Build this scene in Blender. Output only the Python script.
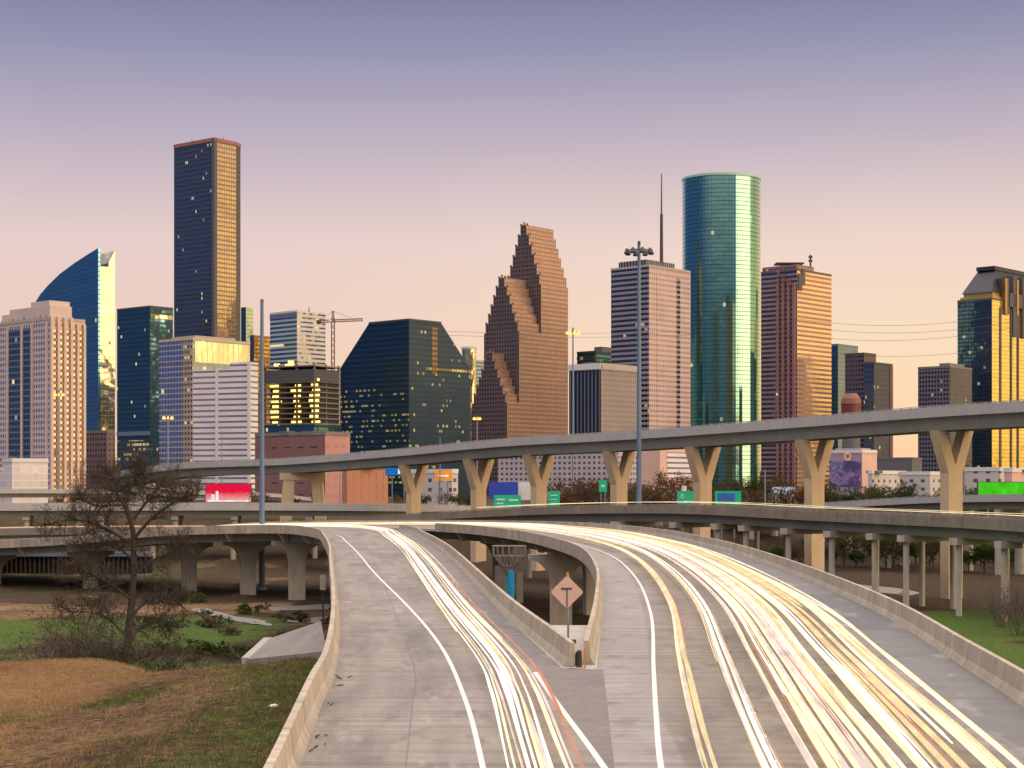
import bpy, bmesh, math, random
from mathutils import Vector, noise
random.seed(7)
for o in list(bpy.data.objects): bpy.data.objects.remove(o)
S = bpy.context.scene
C = S.collection
PI = math.pi
R = math.radians
# ------------------------------------------------------------------ camera
F, CU, HV, H = 1700.0, 512.0, 485.0, 8.0
cam = bpy.data.objects.new('camera', bpy.data.cameras.new('camera')); C.objects.link(cam)
cam.location = (0, 0, H); cam.rotation_euler = (R(90), 0, 0)
cam.data.sensor_width = 36; cam.data.lens = F/1024*36
cam.data.shift_y = (HV-384)/1024
cam.data.clip_start = 0.5; cam.data.clip_end = 30000
S.camera = cam
# ------------------------------------------------------------------ world
SUN_EL, SUN_AZ = 5.0, 118.0            # low sun to the right, slightly behind the camera
W = bpy.data.worlds.new('World'); S.world = W; W.use_nodes = True
nt = W.node_tree; nt.nodes.clear()
def wn(t, **k):
    n = nt.nodes.new(t)
    for a, b in k.items(): setattr(n, a, b)
    return n
L = nt.links.new
def ramp(n, stops):
    cr = n.color_ramp
    while len(cr.elements) > 1: cr.elements.remove(cr.elements[-1])
    cr.elements[0].position = stops[0][0]; cr.elements[0].color = (*stops[0][1], 1)
    for p, c in stops[1:]:
        e = cr.elements.new(p); e.color = (*c, 1)
def srgb(r, g, b):
    f = lambda c: (c/255/12.92 if c/255 <= .04045 else ((c/255+.055)/1.055)**2.4)
    return (f(r), f(g), f(b))
tc = wn('ShaderNodeTexCoord'); sep = wn('ShaderNodeSeparateXYZ'); L(tc.outputs['Generated'], sep.inputs[0])
sky = wn('ShaderNodeTexSky', sky_type='NISHITA'); sky.sun_disc = False
sky.sun_elevation = R(SUN_EL); sky.sun_rotation = R(SUN_AZ); sky.air_density = 1.2; sky.dust_density = 2.5; sky.ozone_density = 2.0
def elramp(stops):
    m = wn('ShaderNodeMapRange'); L(sep.outputs['Z'], m.inputs['Value']); m.inputs['From Min'].default_value = -0.02; m.inputs['From Max'].default_value = 0.5
    r = wn('ShaderNodeValToRGB'); L(m.outputs[0], r.inputs[0]); ramp(r, [((z+.02)/.52, c) for z, c in stops]); return r
ahead = elramp([(0, srgb(250,198,156)), (.03, srgb(252,212,166)), (.08, srgb(247,218,186)), (.14, srgb(235,210,199)), (.20, srgb(190,177,190)), (.245, srgb(152,150,176)), (.29, srgb(115,119,155)), (.34, srgb(150,148,172)), (.42, srgb(206,194,184))])
aheadl = elramp([(0, srgb(242,188,162)), (.03, srgb(243,196,170)), (.08, srgb(234,201,186)), (.14, srgb(226,202,198)), (.20, srgb(184,172,189)), (.245, srgb(148,147,175)), (.29, srgb(113,117,154)), (.34, srgb(150,148,172)), (.42, srgb(206,194,184))])
warm = elramp([(0, (1.25,.78,.22)), (.05, (1.3,.92,.32)), (.12, (1.2,.85,.38)), (.22, srgb(225,195,170)), (.32, srgb(190,175,175)), (.42, srgb(205,194,188))])
cool = elramp([(0, srgb(88,84,120)), (.06, srgb(66,88,132)), (.15, srgb(60,92,146)), (.28, srgb(80,100,150)), (.45, srgb(190,180,182))])
def maprange(src, a, b):
    m = wn('ShaderNodeMapRange'); m.interpolation_type = 'SMOOTHSTEP'; L(src, m.inputs['Value']); m.inputs['From Min'].default_value = a; m.inputs['From Max'].default_value = b; return m.outputs[0]
def mix(fac, a, b):
    m = wn('ShaderNodeMix', data_type='RGBA'); L(fac, m.inputs['Factor']); L(a, m.inputs[6]); L(b, m.inputs[7]); return m.outputs[2]
c = mix(maprange(sep.outputs['X'], -.28, .2), aheadl.outputs[0], ahead.outputs[0])
c = mix(maprange(sep.outputs['X'], .32, .66), c, warm.outputs[0])
m1 = wn('ShaderNodeMath', operation='MULTIPLY_ADD'); L(sep.outputs['X'], m1.inputs[0]); m1.inputs[1].default_value = -1.0
m2 = wn('ShaderNodeMath', operation='MULTIPLY_ADD'); L(sep.outputs['Y'], m2.inputs[0]); m2.inputs[1].default_value = -0.75; m2.inputs[2].default_value = 0
L(m2.outputs[0], m1.inputs[2])
c = mix(maprange(m1.outputs[0], -.25, .35), c, cool.outputs[0])
back = elramp([(0, (.10,.13,.2)), (.10, (.14,.17,.24)), (.22, (.75,.65,.62)), (.42, srgb(206,194,184))])
m3 = wn('ShaderNodeMath', operation='MULTIPLY'); L(sep.outputs['Y'], m3.inputs[0]); m3.inputs[1].default_value = -1
c = mix(maprange(m3.outputs[0], .3, 1.0), c, back.outputs[0])
sc = wn('ShaderNodeVectorMath', operation='SCALE'); L(c, sc.inputs[0]); sc.inputs['Scale'].default_value = 10.0
zen = wn('ShaderNodeMapRange'); zen.interpolation_type = 'SMOOTHSTEP'; L(sep.outputs['Z'], zen.inputs['Value'])      # the dome overhead is brighter than the band over the skyline
for k_, v_ in zip((1,2,3,4), (.30,.72,10.4,42.0)): zen.inputs[k_].default_value = v_
L(zen.outputs[0], sc.inputs['Scale'])
ns = wn('ShaderNodeVectorMath', operation='SCALE'); L(sky.outputs[0], ns.inputs[0]); ns.inputs['Scale'].default_value = 0.03
ad = wn('ShaderNodeVectorMath', operation='ADD'); L(sc.outputs[0], ad.inputs[0]); L(ns.outputs[0], ad.inputs[1])
bg = wn('ShaderNodeBackground'); L(ad.outputs[0], bg.inputs[0]); bg.inputs[1].default_value = 0.1
wo = wn('ShaderNodeOutputWorld'); L(bg.outputs[0], wo.inputs[0])
# ------------------------------------------------------------------ sun
sl = bpy.data.lights.new('sun', 'SUN'); sl.energy = 2.0; sl.angle = R(50); sl.color = (1, .66, .38)
so = bpy.data.objects.new('sun', sl); C.objects.link(so)
az = R(SUN_AZ); el = R(14)
sd = Vector((math.sin(az)*math.cos(el), math.cos(az)*math.cos(el), math.sin(el)))
so.rotation_euler = sd.to_track_quat('Z', 'Y').to_euler()
S.view_settings.view_transform = 'Standard'; S.view_settings.look = 'None'; S.view_settings.exposure = 0.0; S.view_settings.gamma = 1
S.render.resolution_x = 1024; S.render.resolution_y = 768
# ------------------------------------------------------------------ helpers
def P(u, v, d): return Vector(((u-CU)*d/F, d, H-(v-HV)*d/F))
def zt(v, d): return H-(v-HV)*d/F
def tag(o, label=None, cat=None, group=None, kind=None):
    if label: o['label'] = label
    if cat: o['category'] = cat
    if group: o['group'] = group
    if kind: o['kind'] = kind
    return o
def thing(name, label, cat, loc=(0,0,0), group=None):
    o = bpy.data.objects.new(name, None); C.objects.link(o); o.location = loc; o.empty_display_size = .5
    return tag(o, label, cat, group)
class MB:
    def __init__(s): s.v = []; s.f = []; s.m = []; s.uv = {}
    def face(s, pts, m=0, uv=None):
        i = len(s.v); s.v += [tuple(p) for p in pts]; s.f.append(tuple(range(i, i+len(pts)))); s.m.append(m)
        if uv: s.uv[len(s.f)-1] = uv
    def poly(s, vs, fs, m=0):
        i = len(s.v); s.v += [tuple(p) for p in vs]
        for f in fs: s.f.append(tuple(i+k for k in f)); s.m.append(m)
    def box(s, x0, x1, y0, y1, z0, z1, m=0): s.prism([(x0,y0),(x1,y0),(x1,y1),(x0,y1)], z0, z1, m)
    def prism(s, fp, z0, z1, m=0, mats=None, top=None):
        n = len(fp); lo = [(x,y,z0) for x,y in fp]; hi = [(x,y,z1) for x,y in fp]
        for k in range(n):
            j = (k+1) % n; s.poly([lo[k],lo[j],hi[j],hi[k]], [(0,1,2,3)], mats[k] if mats else m)
        s.poly(hi, [tuple(range(n))], m if top is None else top); s.poly(lo, [tuple(reversed(range(n)))], m)
    def frustum(s, fp0, z0, fp1, z1, m=0):
        n = len(fp0); vs = [(x,y,z0) for x,y in fp0]+[(x,y,z1) for x,y in fp1]
        s.poly(vs, [(k,(k+1)%n,n+(k+1)%n,n+k) for k in range(n)]+[tuple(range(n,2*n)), tuple(reversed(range(n)))], m)
    def obox(s, o, ax, ay, sx, sy, z0, z1, m=0):          # oriented box: centre o, half sizes
        o = Vector((o[0],o[1])); ax = Vector(ax[:2]).normalized(); ay = Vector(ay[:2]).normalized()
        s.prism([tuple(o-ax*sx-ay*sy), tuple(o+ax*sx-ay*sy), tuple(o+ax*sx+ay*sy), tuple(o-ax*sx+ay*sy)], z0, z1, m)
    def tube(s, path, rad, n=6, m=0, cap=True):
        path = [Vector(p) for p in path]; k0 = len(s.v); N = len(path)
        up = Vector((0.13, .07, 1)).normalized()
        for i, p in enumerate(path):
            t = (path[min(i+1,N-1)]-path[max(i-1,0)]).normalized()
            a = t.cross(up)
            if a.length < 1e-3: a = t.cross(Vector((1,0,0)))
            a.normalize(); b = a.cross(t); r = rad[i] if hasattr(rad, '__len__') else rad
            for q in range(n):
                w = 2*PI*q/n; s.v.append(tuple(p+(a*math.cos(w)+b*math.sin(w))*r))
        for i in range(N-1):
            for q in range(n):
                s.f.append((k0+i*n+q, k0+i*n+(q+1)%n, k0+(i+1)*n+(q+1)%n, k0+(i+1)*n+q)); s.m.append(m)
        if cap:
            s.f.append(tuple(k0+q for q in reversed(range(n)))); s.m.append(m)
            s.f.append(tuple(k0+(N-1)*n+q for q in range(n))); s.m.append(m)
    def bar(s, a, b, w, m=0, n=4): s.tube([a, b], w, n, m)
    def sweep(s, path, prof, m=0, caps=True, side=1):     # profile (offset to the right of travel, height)
        path = [Vector(p) for p in path]; N = len(path); n = len(prof); k0 = len(s.v)
        for i, p in enumerate(path):
            t = path[min(i+1,N-1)]-path[max(i-1,0)]; t.z = 0; t.normalize(); r = Vector((t.y, -t.x, 0))*side
            for o, h in prof: s.v.append(tuple(p+r*o+Vector((0,0,h))))
        for i in range(N-1):
            for q in range(n):
                a, b, c_, d = k0+i*n+q, k0+i*n+(q+1)%n, k0+(i+1)*n+(q+1)%n, k0+(i+1)*n+q
                s.f.append((a,b,c_,d)); s.m.append(m)
        if caps:
            s.f.append(tuple(k0+q for q in reversed(range(n)))); s.m.append(m)
            s.f.append(tuple(k0+(N-1)*n+q for q in range(n))); s.m.append(m)
    def build(s, name, mats, parent=None, smooth=False, fix=True, face_uv=True):
        me = bpy.data.meshes.new(name)
        off = Vector(parent.matrix_basis.translation) if parent is not None and parent.type == 'EMPTY' else Vector((0,0,0))
        if parent is not None and parent.type != 'EMPTY' and parent.parent is not None: off = Vector(parent.parent.location)
        me.from_pydata([tuple(Vector(p)-off) for p in s.v], [], s.f); 
        if not isinstance(mats, (list, tuple)): mats = [mats]
        for mm in mats: me.materials.append(mm)
        if len(mats) > 1: me.polygons.foreach_set('material_index', s.m)
        if fix:
            bm = bmesh.new(); bm.from_mesh(me); bmesh.ops.recalc_face_normals(bm, faces=bm.faces); bm.to_mesh(me); bm.free()
        if face_uv:
            uvl = me.uv_layers.new(name='UVMap')
            for p in me.polygons:
                nn = p.normal; cust = s.uv.get(p.index)
                if abs(nn.z) > .93: a, b = Vector((1,0,0)), Vector((0,1,0))
                else:
                    a = Vector((-nn.y, nn.x, 0)).normalized(); b = Vector((0,0,1))
                for k, li in enumerate(p.loop_indices):
                    if cust: uvl.data[li].uv = cust[k]
                    else:
                        co = me.vertices[me.loops[li].vertex_index].co+off; uvl.data[li].uv = (co.dot(a), co.dot(b))
        if smooth: me.polygons.foreach_set('use_smooth', [True]*len(me.polygons))
        me.update()
        o = bpy.data.objects.new(name, me); C.objects.link(o)
        if parent is not None: o.parent = parent
        return o
def copy_tree(o, parent=None, mat=None):
    c_ = o.copy(); C.objects.link(c_)
    if parent: c_.parent = parent
    for ch in list(o.children): copy_tree(ch, c_)
    return c_
def catmull(pts, n):
    pts = [Vector(p) for p in pts]; pts = [pts[0]*2-pts[1]]+pts+[pts[-1]*2-pts[-2]]
    out = []; k = len(pts)-3
    for i in range(n):
        t = i/(n-1)*k; j = min(int(t), k-1); t -= j; a, b, c_, d = pts[j:j+4]
        out.append(.5*((2*b)+(c_-a)*t+(2*a-5*b+4*c_-d)*t*t+(3*b-a-3*c_+d)*t**3))
    return out
def resample(path, step):
    out = [path[0].copy()]; acc = 0
    for a, b in zip(path, path[1:]):
        l = (b-a).length; p = step-acc
        while p <= l and l > 0: out.append(a+(b-a)*(p/l)); p += step
        acc = (acc+l) % step
    out.append(path[-1].copy()); return out
def sstep(a, b, x):
    t = max(0, min(1, (x-a)/(b-a))); return t*t*(3-2*t)
# ------------------------------------------------------------------ materials
class NT:
    def __init__(s, name):
        s.mat = bpy.data.materials.new(name); s.mat.use_nodes = True; s.t = s.mat.node_tree; s.t.nodes.clear()
    def n(s, typ, ins=None, **k):
        n = s.t.nodes.new(typ)
        for a, b in k.items(): setattr(n, a, b)
        for key, val in (ins or {}).items(): s.set(n.inputs[key], val)
        return n
    def set(s, sock, val):
        if isinstance(val, bpy.types.NodeSocket): s.t.links.new(val, sock)
        elif isinstance(val, (tuple, list)) and len(val) == 3 and sock.type == 'RGBA': sock.default_value = (*val, 1)
        else: sock.default_value = val
    def math(s, op, a, b=0, c_=0):
        n = s.n('ShaderNodeMath', operation=op); s.set(n.inputs[0], a); s.set(n.inputs[1], b); s.set(n.inputs[2], c_); return n.outputs[0]
    def mix(s, f, a, b):
        n = s.n('ShaderNodeMix', data_type='RGBA'); s.set(n.inputs[0], f); s.set(n.inputs[6], a); s.set(n.inputs[7], b); return n.outputs[2]
    def mixf(s, f, a, b):
        n = s.n('ShaderNodeMix', data_type='FLOAT'); s.set(n.inputs[0], f); s.set(n.inputs[2], a); s.set(n.inputs[3], b); return n.outputs[0]
    def noise(s, vec, scale, detail=3, rough=.55):
        n = s.n('ShaderNodeTexNoise', {'Scale': scale, 'Detail': detail, 'Roughness': rough}); s.set(n.inputs['Vector'], vec); return n.outputs['Fac']
    def mr(s, v, a, b, c_=0, d=1):
        n = s.n('ShaderNodeMapRange'); s.set(n.inputs[0], v); 
        for k, x in zip((1,2,3,4), (a,b,c_,d)): n.inputs[k].default_value = x
        return n.outputs[0]
    def scalev(s, vec, xyz):
        n = s.n('ShaderNodeVectorMath', operation='MULTIPLY'); s.set(n.inputs[0], vec); n.inputs[1].default_value = xyz; return n.outputs[0]
    def pr(s, **k):
        names = {'color': 'Base Color', 'rough': 'Roughness', 'metal': 'Metallic', 'em': 'Emission Color', 'ems': 'Emission Strength', 'normal': 'Normal', 'spec': 'Specular IOR Level', 'alpha': 'Alpha'}
        return s.n('ShaderNodeBsdfPrincipled', {names[a]: b for a, b in k.items()})
    def out(s, sh): s.t.links.new(sh.outputs[0], s.n('ShaderNodeOutputMaterial').inputs[0]); return s.mat
    def bump(s, h, strength=.3, dist=.1): return s.n('ShaderNodeBump', {'Height': h, 'Strength': strength, 'Distance': dist}).outputs[0]
def plain(name, col, rough=.7, var=.15, scale=.5, metal=0, em=None, ems=0, bumpy=0):
    t = NT(name); pos = t.n('ShaderNodeNewGeometry').outputs['Position']
    nz = t.noise(pos, scale, 5, .6)
    colr = t.mix(nz, tuple(x*(1-2*var) for x in col), tuple(min(1, x*(1+2*var)) for x in col))
    k = dict(color=colr, rough=rough, metal=metal)
    if em: k['em'] = em; k['ems'] = ems
    if bumpy: k['normal'] = t.bump(t.noise(pos, scale*8, 4), bumpy, .1)
    return t.out(t.pr(**k))
def emit(name, col, st):
    t = NT(name); pos = t.n('ShaderNodeNewGeometry').outputs['Position']
    nz = t.noise(pos, .35, 2)
    return t.out(t.n('ShaderNodeEmission', {'Color': (*col, 1), 'Strength': t.mr(nz, .3, .7, st*.8, st*1.2)}))
def facade(name, wall, glass, bay=3.2, floor=4, ww=.75, wh=.6, lit=.03, litcol=(1, .72, .28), lits=1.3, gm=.92, gr=.1, wr=.7, wm=0, tint=.14, wob=.012, clump=.03, coat=0, litmax=None, rowk=(.13, .9, 1)):
    t = NT(name); uv = t.n('ShaderNodeUVMap').outputs[0]; sp = t.n('ShaderNodeSeparateXYZ'); t.set(sp.inputs[0], uv)
    a = t.math('DIVIDE', sp.outputs[0], bay); b = t.math('DIVIDE', sp.outputs[1], floor)
    fa = t.math('FRACT', a); fb = t.math('FRACT', b)
    mu = t.math('LESS_THAN', t.math('ABSOLUTE', t.math('SUBTRACT', fa, .5)), ww/2)
    mv = t.math('LESS_THAN', t.math('ABSOLUTE', t.math('SUBTRACT', fb, .5)), wh/2)
    mask = t.math('MULTIPLY', mu, mv)
    cell = t.n('ShaderNodeCombineXYZ', {0: t.math('FLOOR', a), 1: t.math('FLOOR', b), 2: random.random()*50}).outputs[0]
    rnd = t.n('ShaderNodeTexWhiteNoise', {'Vector': cell}).outputs[0]
    rowv = t.scalev(cell, rowk); cl = t.noise(rowv, .55, 2)
    cl = t.mr(cl, .42, .72, 0, 2.6)
    on = t.math('LESS_THAN', rnd, t.math('MULTIPLY', cl, lit*.4))
    if litmax is not None: on = t.math('MULTIPLY', on, t.math('LESS_THAN', sp.outputs[1], litmax))
    pos = t.n('ShaderNodeNewGeometry').outputs['Position']
    big = t.noise(pos, .06, 3)
    w2 = t.mix(big, tuple(x*.8 for x in wall), tuple(min(1, x*1.2) for x in wall))
    rown = t.n('ShaderNodeTexWhiteNoise', {'Vector': t.n('ShaderNodeCombineXYZ', {1: t.math('FLOOR', b), 2: 3.3}).outputs[0]}).outputs[0]
    g2 = t.mix(t.math('ADD', t.math('MULTIPLY', rnd, .6), t.math('MULTIPLY', rown, .4)), tuple(x*(1-tint) for x in glass), tuple(min(1, x*(1+tint)) for x in glass))
    nb = t.bump(t.noise(pos, .05, 2), 1.0, wob*60)
    wl = t.pr(color=w2, rough=wr, metal=wm)
    gl = t.pr(color=g2, rough=gr, metal=gm, normal=nb, em=litcol, ems=t.math('MULTIPLY', on, t.math('MULTIPLY', t.math('ADD', .35, rnd if lit > .5 else t.n('ShaderNodeTexWhiteNoise', {'Vector': t.scalev(cell, (3.1, 1.7, 1))}).outputs[0]), lits*.55)))
    if coat: gl.inputs['Coat Weight'].default_value = coat; gl.inputs['Coat IOR'].default_value = 2.2; gl.inputs['Coat Roughness'].default_value = .07
    ms = t.n('ShaderNodeMixShader'); t.set(ms.inputs[0], mask); t.t.links.new(wl.outputs[0], ms.inputs[1]); t.t.links.new(gl.outputs[0], ms.inputs[2])
    return t.out(ms)
def concrete(name, col, streak=.25, rough=.85, sc=1.0):
    t = NT(name); pos = t.n('ShaderNodeNewGeometry').outputs['Position']
    n1 = t.noise(pos, .25*sc, 5, .65); n2 = t.noise(t.scalev(pos, (2.2*sc, 2.2*sc, .18*sc)), 1, 4, .6); n3 = t.noise(pos, 6*sc, 3)
    f = t.mr(t.math('ADD', t.math('MULTIPLY', n1, .5), t.math('MULTIPLY', n2, .5)), .3, .7)
    cc = t.mix(f, tuple(x*(1-1.3*streak) for x in col), tuple(min(1, x*(1+streak*.6)) for x in col))
    cc = t.mix(t.mr(n3, .45, .75, 0, .25), cc, tuple(x*.5 for x in col))
    return t.out(t.pr(color=cc, rough=rough, normal=t.bump(n3, .25, .03)))
M = {}
M['conc'] = concrete('weathered_concrete', (.44, .40, .34))
M['stained'] = concrete('stained_parapet', (.25, .21, .165), .35)
M['conc_warm'] = concrete('warm_concrete', (.56, .43, .27), .16)
M['conc_dark'] = concrete('stained_concrete', (.2, .185, .17), .3)
M['barrier'] = concrete('barrier_concrete', (.40, .35, .27), .3, sc=1.5)
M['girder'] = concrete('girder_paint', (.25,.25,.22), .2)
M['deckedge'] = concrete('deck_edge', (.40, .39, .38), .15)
M['steel'] = plain('galvanised_steel', (.2, .25, .32), .45, .1, .8, .5)
M['darksteel'] = plain('dark_steel', (.05, .05, .055), .5, .1)
M['white'] = plain('white_paint', (.62, .61, .59), .6, .15, 3)
M['yellow'] = plain('yellow_paint', (.6, .33, .04), .6, .15, 3)
M['black'] = plain('black_rubber', (.02, .02, .02), .6)
M['roof'] = plain('grey_roof', (.12, .12, .13), .8)
M['green_sign_glow'] = plain('green_sign_glow', (.01, .32, .17), .4, .06, .5, 0, (.0, .35, .2), .25)  # sign green also emits, a faint glow put into the panel
M['blue_sign'] = plain('blue_sign', (.03, .12, .45), .4, .05)
M['lamp'] = emit('sodium_lamp', (1, .50, .12), 2.2)
# ------------------------------------------------------------------ road ribbons
def g(u, v, z=0):
    d = (H-z)*F/(v-HV); return ((u-CU)*d/F, d, z)
LL = [(-3.6,18,0),(-5.0,33,0),(-6.0,48,0),(-6.9,61.8,0),(-7.7,74.7,0),(-10.6,104.6,0),(-16.7,160,0),(-21,199,0),(-26.2,240,0),(-31,272,0),(-40,299,-.1),(-54,310,-.5),(-68,319,-1.3),(-90,332,-3.4),(-122,352,-5.2),(-160,374,-7)]
LR = [(2.8,18,0),(2.8,33,0),(2.8,48,0),(2.7,61.8,0),(2.3,74.3,0),(-0.7,107,0),(-5.4,168,0),(-8.6,206,0),(-13.2,250,0),(-18.6,293,0),(-30,319,-.1),(-50,326,-.5),(-66,333,-1.3),(-86,345,-3.4),(-118,365,-5.2),(-156,387,-7)]
RL = [(2.8,18,0),(2.8,33,0),(2.8,48,0),(2.9,61.8,0),(3.6,74.3,0),(5.7,107,0),(7.6,145,0),(8.2,186,0),(6.4,219,0),(1.4,259,0),(-7.3,295,0),(-17,312,0),(-30,319.05,-.1),(-50,326.05,-.5),(-66,333.05,-1.3),(-86,345.05,-3.4),(-118,365.05,-5.2),(-156,387.05,-7)]
RR = [(13,18,0),(14.9,33,0),(17,48,0),(18.5,61.8,0),(19.9,75.6,0),(22.8,105,0),(25,147.8,0),(26,192,0),(25.4,228,0),(23.4,265,0),(17.5,300,0),(7,325,0),(-16,342,-.1),(-46,350,-.5),(-60,357,-1.3),(-79,369,-3.4),(-110,388,-5.2),(-148,410,-7)]
NS = 240
LLc, LRc = catmull(LL, NS), catmull(LR, NS)
RLc, RRc = catmull(RL, NS), catmull(RR, NS)
RVL = [(0.6,18,0),(1.0,33,0),(1.5,48,0),(2.4,61.8,0),(3.3,74.3,0)]+RL[5:]
LVR = [(3.9,18,0),(3.7,33,0),(3.4,48,0),(3.1,61.8,0)]+LR[4:]
RVLc, LVRc = catmull(RVL, NS), catmull(LVR, NS)
def road_mat(name, shoulder):
    t = NT(name); uv = t.n('ShaderNodeUVMap').outputs[0]; sp = t.n('ShaderNodeSeparateXYZ'); t.set(sp.inputs[0], uv)
    pos = t.n('ShaderNodeNewGeometry').outputs['Position']
    x, y = sp.outputs[0], sp.outputs[1]
    n1 = t.noise(pos, .12, 5, .65); n2 = t.noise(t.scalev(uv, (6, .05, 1)), 1, 4, .6); n3 = t.noise(t.scalev(uv, (3, 9, 1)), 1, 3, .7); n4 = t.noise(pos, 1.1, 6, .7)
    f = t.math('ADD', t.math('MULTIPLY', n1, .35), t.math('ADD', t.math('MULTIPLY', n2, .5), t.math('MULTIPLY', n4, .2)))
    cc = t.mix(t.mr(f, .40, .60), (.085, .073, .064), (.25, .21, .178))
    cc = t.mix(t.mr(n3, .5, .8, 0, .45), cc, (.12, .11, .11))
    if shoulder:                                     # newer dark asphalt shoulder along the right side
        m = t.mr(t.math('ADD', x, t.math('MULTIPLY', n1, .01)), .838, .846)
        cc = t.mix(m, cc, t.mix(t.mr(n4, .3, .7), (.05, .056, .066), (.10, .108, .118)))
        m2 = t.mr(t.math('ADD', x, t.math('MULTIPLY', n2, .02)), .165, .155)
        cc = t.mix(t.math('MULTIPLY', m2, .55), cc, (.30, .28, .27))
    if not shoulder:
        m3 = t.mr(t.math('ADD', x, t.math('MULTIPLY', n2, .02)), .868, .878); m3 = t.math('MULTIPLY', m3, t.math('GREATER_THAN', y, 54))
        cc = t.mix(t.math('MULTIPLY', m3, .6), cc, (.075,.075,.08))
    slab = t.n('ShaderNodeTexWhiteNoise', {'Vector': t.n('ShaderNodeCombineXYZ', {0: t.math('FLOOR', t.math('DIVIDE', y, 15.3)), 1: t.math('FLOOR', t.math('MULTIPLY', x, 3.02))}).outputs[0]}).outputs[0]
    cc = t.mix(t.math('MULTIPLY', slab, .4), cc, (.28,.24,.21))
    tin = t.noise(t.scalev(uv, (.6, 1.6, 1)), 1, 4, .7); cc = t.mix(t.mr(tin, .42, .66, 0, .55), cc, (.09,.083,.08))
    j = t.math('LESS_THAN', t.math('FRACT', t.math('DIVIDE', y, 15.3)), .011)
    cc = t.mix(t.math('MULTIPLY', j, .65), cc, (.06, .055, .05))
    j2 = t.math('LESS_THAN', t.math('ABSOLUTE', t.math('SUBTRACT', x, .34)), .004)
    cc = t.mix(t.math('MULTIPLY', j2, .5), cc, (.06, .06, .06))
    oil = t.noise(t.scalev(uv, (9, .35, 1)), 1, 3)
    cc = t.mix(t.mr(oil, .55, .72, 0, .6), cc, (.06, .055, .055))
    lite = t.noise(t.scalev(uv, (5, .12, 1)), 1.3, 4, .6)
    cc = t.mix(t.mr(lite, .58, .74, 0, .6), cc, (.36, .33, .30))
    gro = t.noise(t.scalev(uv, (.8, 22, 1)), 1, 2)
    return t.out(t.pr(color=cc, rough=t.mr(n4, .3, .7, .42, .7), normal=t.bump(t.math('ADD', gro, n4), .25, .03)))
M['roadL'] = road_mat('ramp_concrete', False); M['roadR'] = road_mat('ramp_concrete_wide', True)
def ribbon(mb, A, B, z=0, cols=14):
    s = 0
    for i in range(len(A)-1):
        ds = ((A[i+1]-A[i]).length+(B[i+1]-B[i]).length)/2
        for k in range(cols):
            a, b = k/cols, (k+1)/cols; dz = Vector((0,0,z))
            mb.face([A[i].lerp(B[i],a)+dz, A[i].lerp(B[i],b)+dz, A[i+1].lerp(B[i+1],b)+dz, A[i+1].lerp(B[i+1],a)+dz], 0, [(a,s),(b,s),(b,s+ds),(a,s+ds)])
        s += ds
mb = MB(); ribbon(mb, LLc, LRc); road_l = mb.build('road', M['roadL'], fix=False); tag(road_l, kind='structure')
mb = MB(); ribbon(mb, RLc, RRc); road_r = mb.build('road', M['roadR'], fix=False); tag(road_r, kind='structure')
mb = MB(); mb.face([(2.2,74.3,.001),(3.7,74.3,.001),(5.1,97,.001),(0.15,97,.001)]); mb.face([(0.15,97,0),(5.1,97,0),(5.1,97,-1.2),(0.15,97,-1.2)])
mb.face([(2.0,17,-.008),(3.7,17,-.008),(3.7,74.5,-.008),(2.0,74.5,-.008)]); mb.face([(2.45,74.2,-.008),(3.15,74.2,-.008),(3.0,76,-.008),(2.5,76,-.008)])
gore = mb.build('road', M['conc'], fix=False); tag(gore, kind='structure')
mb = MB(); mb.face([(1.05,72.6,.003),(2.62,48,.003),(3.6,30,.003),(3.7,30,.003),(2.9,48,.003),(3.95,73.6,.003),(2.2,74.2,.003)]); mb.build('road_patch', concrete('dark_patch', (.17,.15,.145), .3), road_l, fix=False)
# painted lines
def line(path, w, name, mat, parent, z=.004, dash=None, t0=0):
    mb = MB(); pts = resample(path, .8 if not dash else .5); s = t0
    for a, b in zip(pts, pts[1:]):
        l = (b-a).length; s += l
        if dash and (s % dash[1]) > dash[0]: continue
        t = (b-a); t.z = 0
        if t.length < 1e-6: continue
        t.normalize(); r = Vector((t.y,-t.x,0))*w/2; dz = Vector((0,0,z))
        mb.face([a-r+dz, a+r+dz, b+r+dz, b-r+dz])
    return mb.build(name, mat, parent, fix=False)
pl = [(-.2,35,0)]+[g(u,v) for u,v in [(483,768),(465,699),(441,646.5),(409.6,608),(374.7,573)]]+[(-18,199,0),(-23.4,240,0),(-28.2,272,0),(-37.6,302,-.1),(-53,314,-.5)]
line(catmull(pl, 200), .17, 'lane_line', M['white'], road_l)
plr = [(3.6,30,0),(2.62,48,0),(1.75,61,0),(.98,72.7,0)]
line(catmull(plr, 30), .2, 'lane_line', M['white'], road_l)
ply = [LR_.lerp(LL_, .17) for LR_, LL_ in zip(LRc, LLc)]
ply = [p for p in ply if 73 < p.y < 300]
line(ply, .14, 'lane_line', M['yellow'], road_l)
line([a.lerp(b, .175) for a, b in zip(RVLc, RRc)], .18, 'lane_line', M['white'], road_r)
line([a.lerp(b, .832) for a, b in zip(RVLc, RRc)], .22, 'lane_line', M['white'], road_r)
dk = [a.lerp(b, .388) for a, b in zip(RVLc, RRc)]
line([p for p in dk if p.y < 200], .2, 'dashed_line', M['white'], road_r, .005, (.5, 5.2))
line([p for p in dk if p.y < 200], .3, 'dashed_line', M['black'], road_r, .005, (.9, 5.2), 4.5)
line([a.lerp(b, .6) for a, b in zip(RVLc, RRc)], .16, 'dashed_line', M['white'], road_r, .004, (3, 12))
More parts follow.
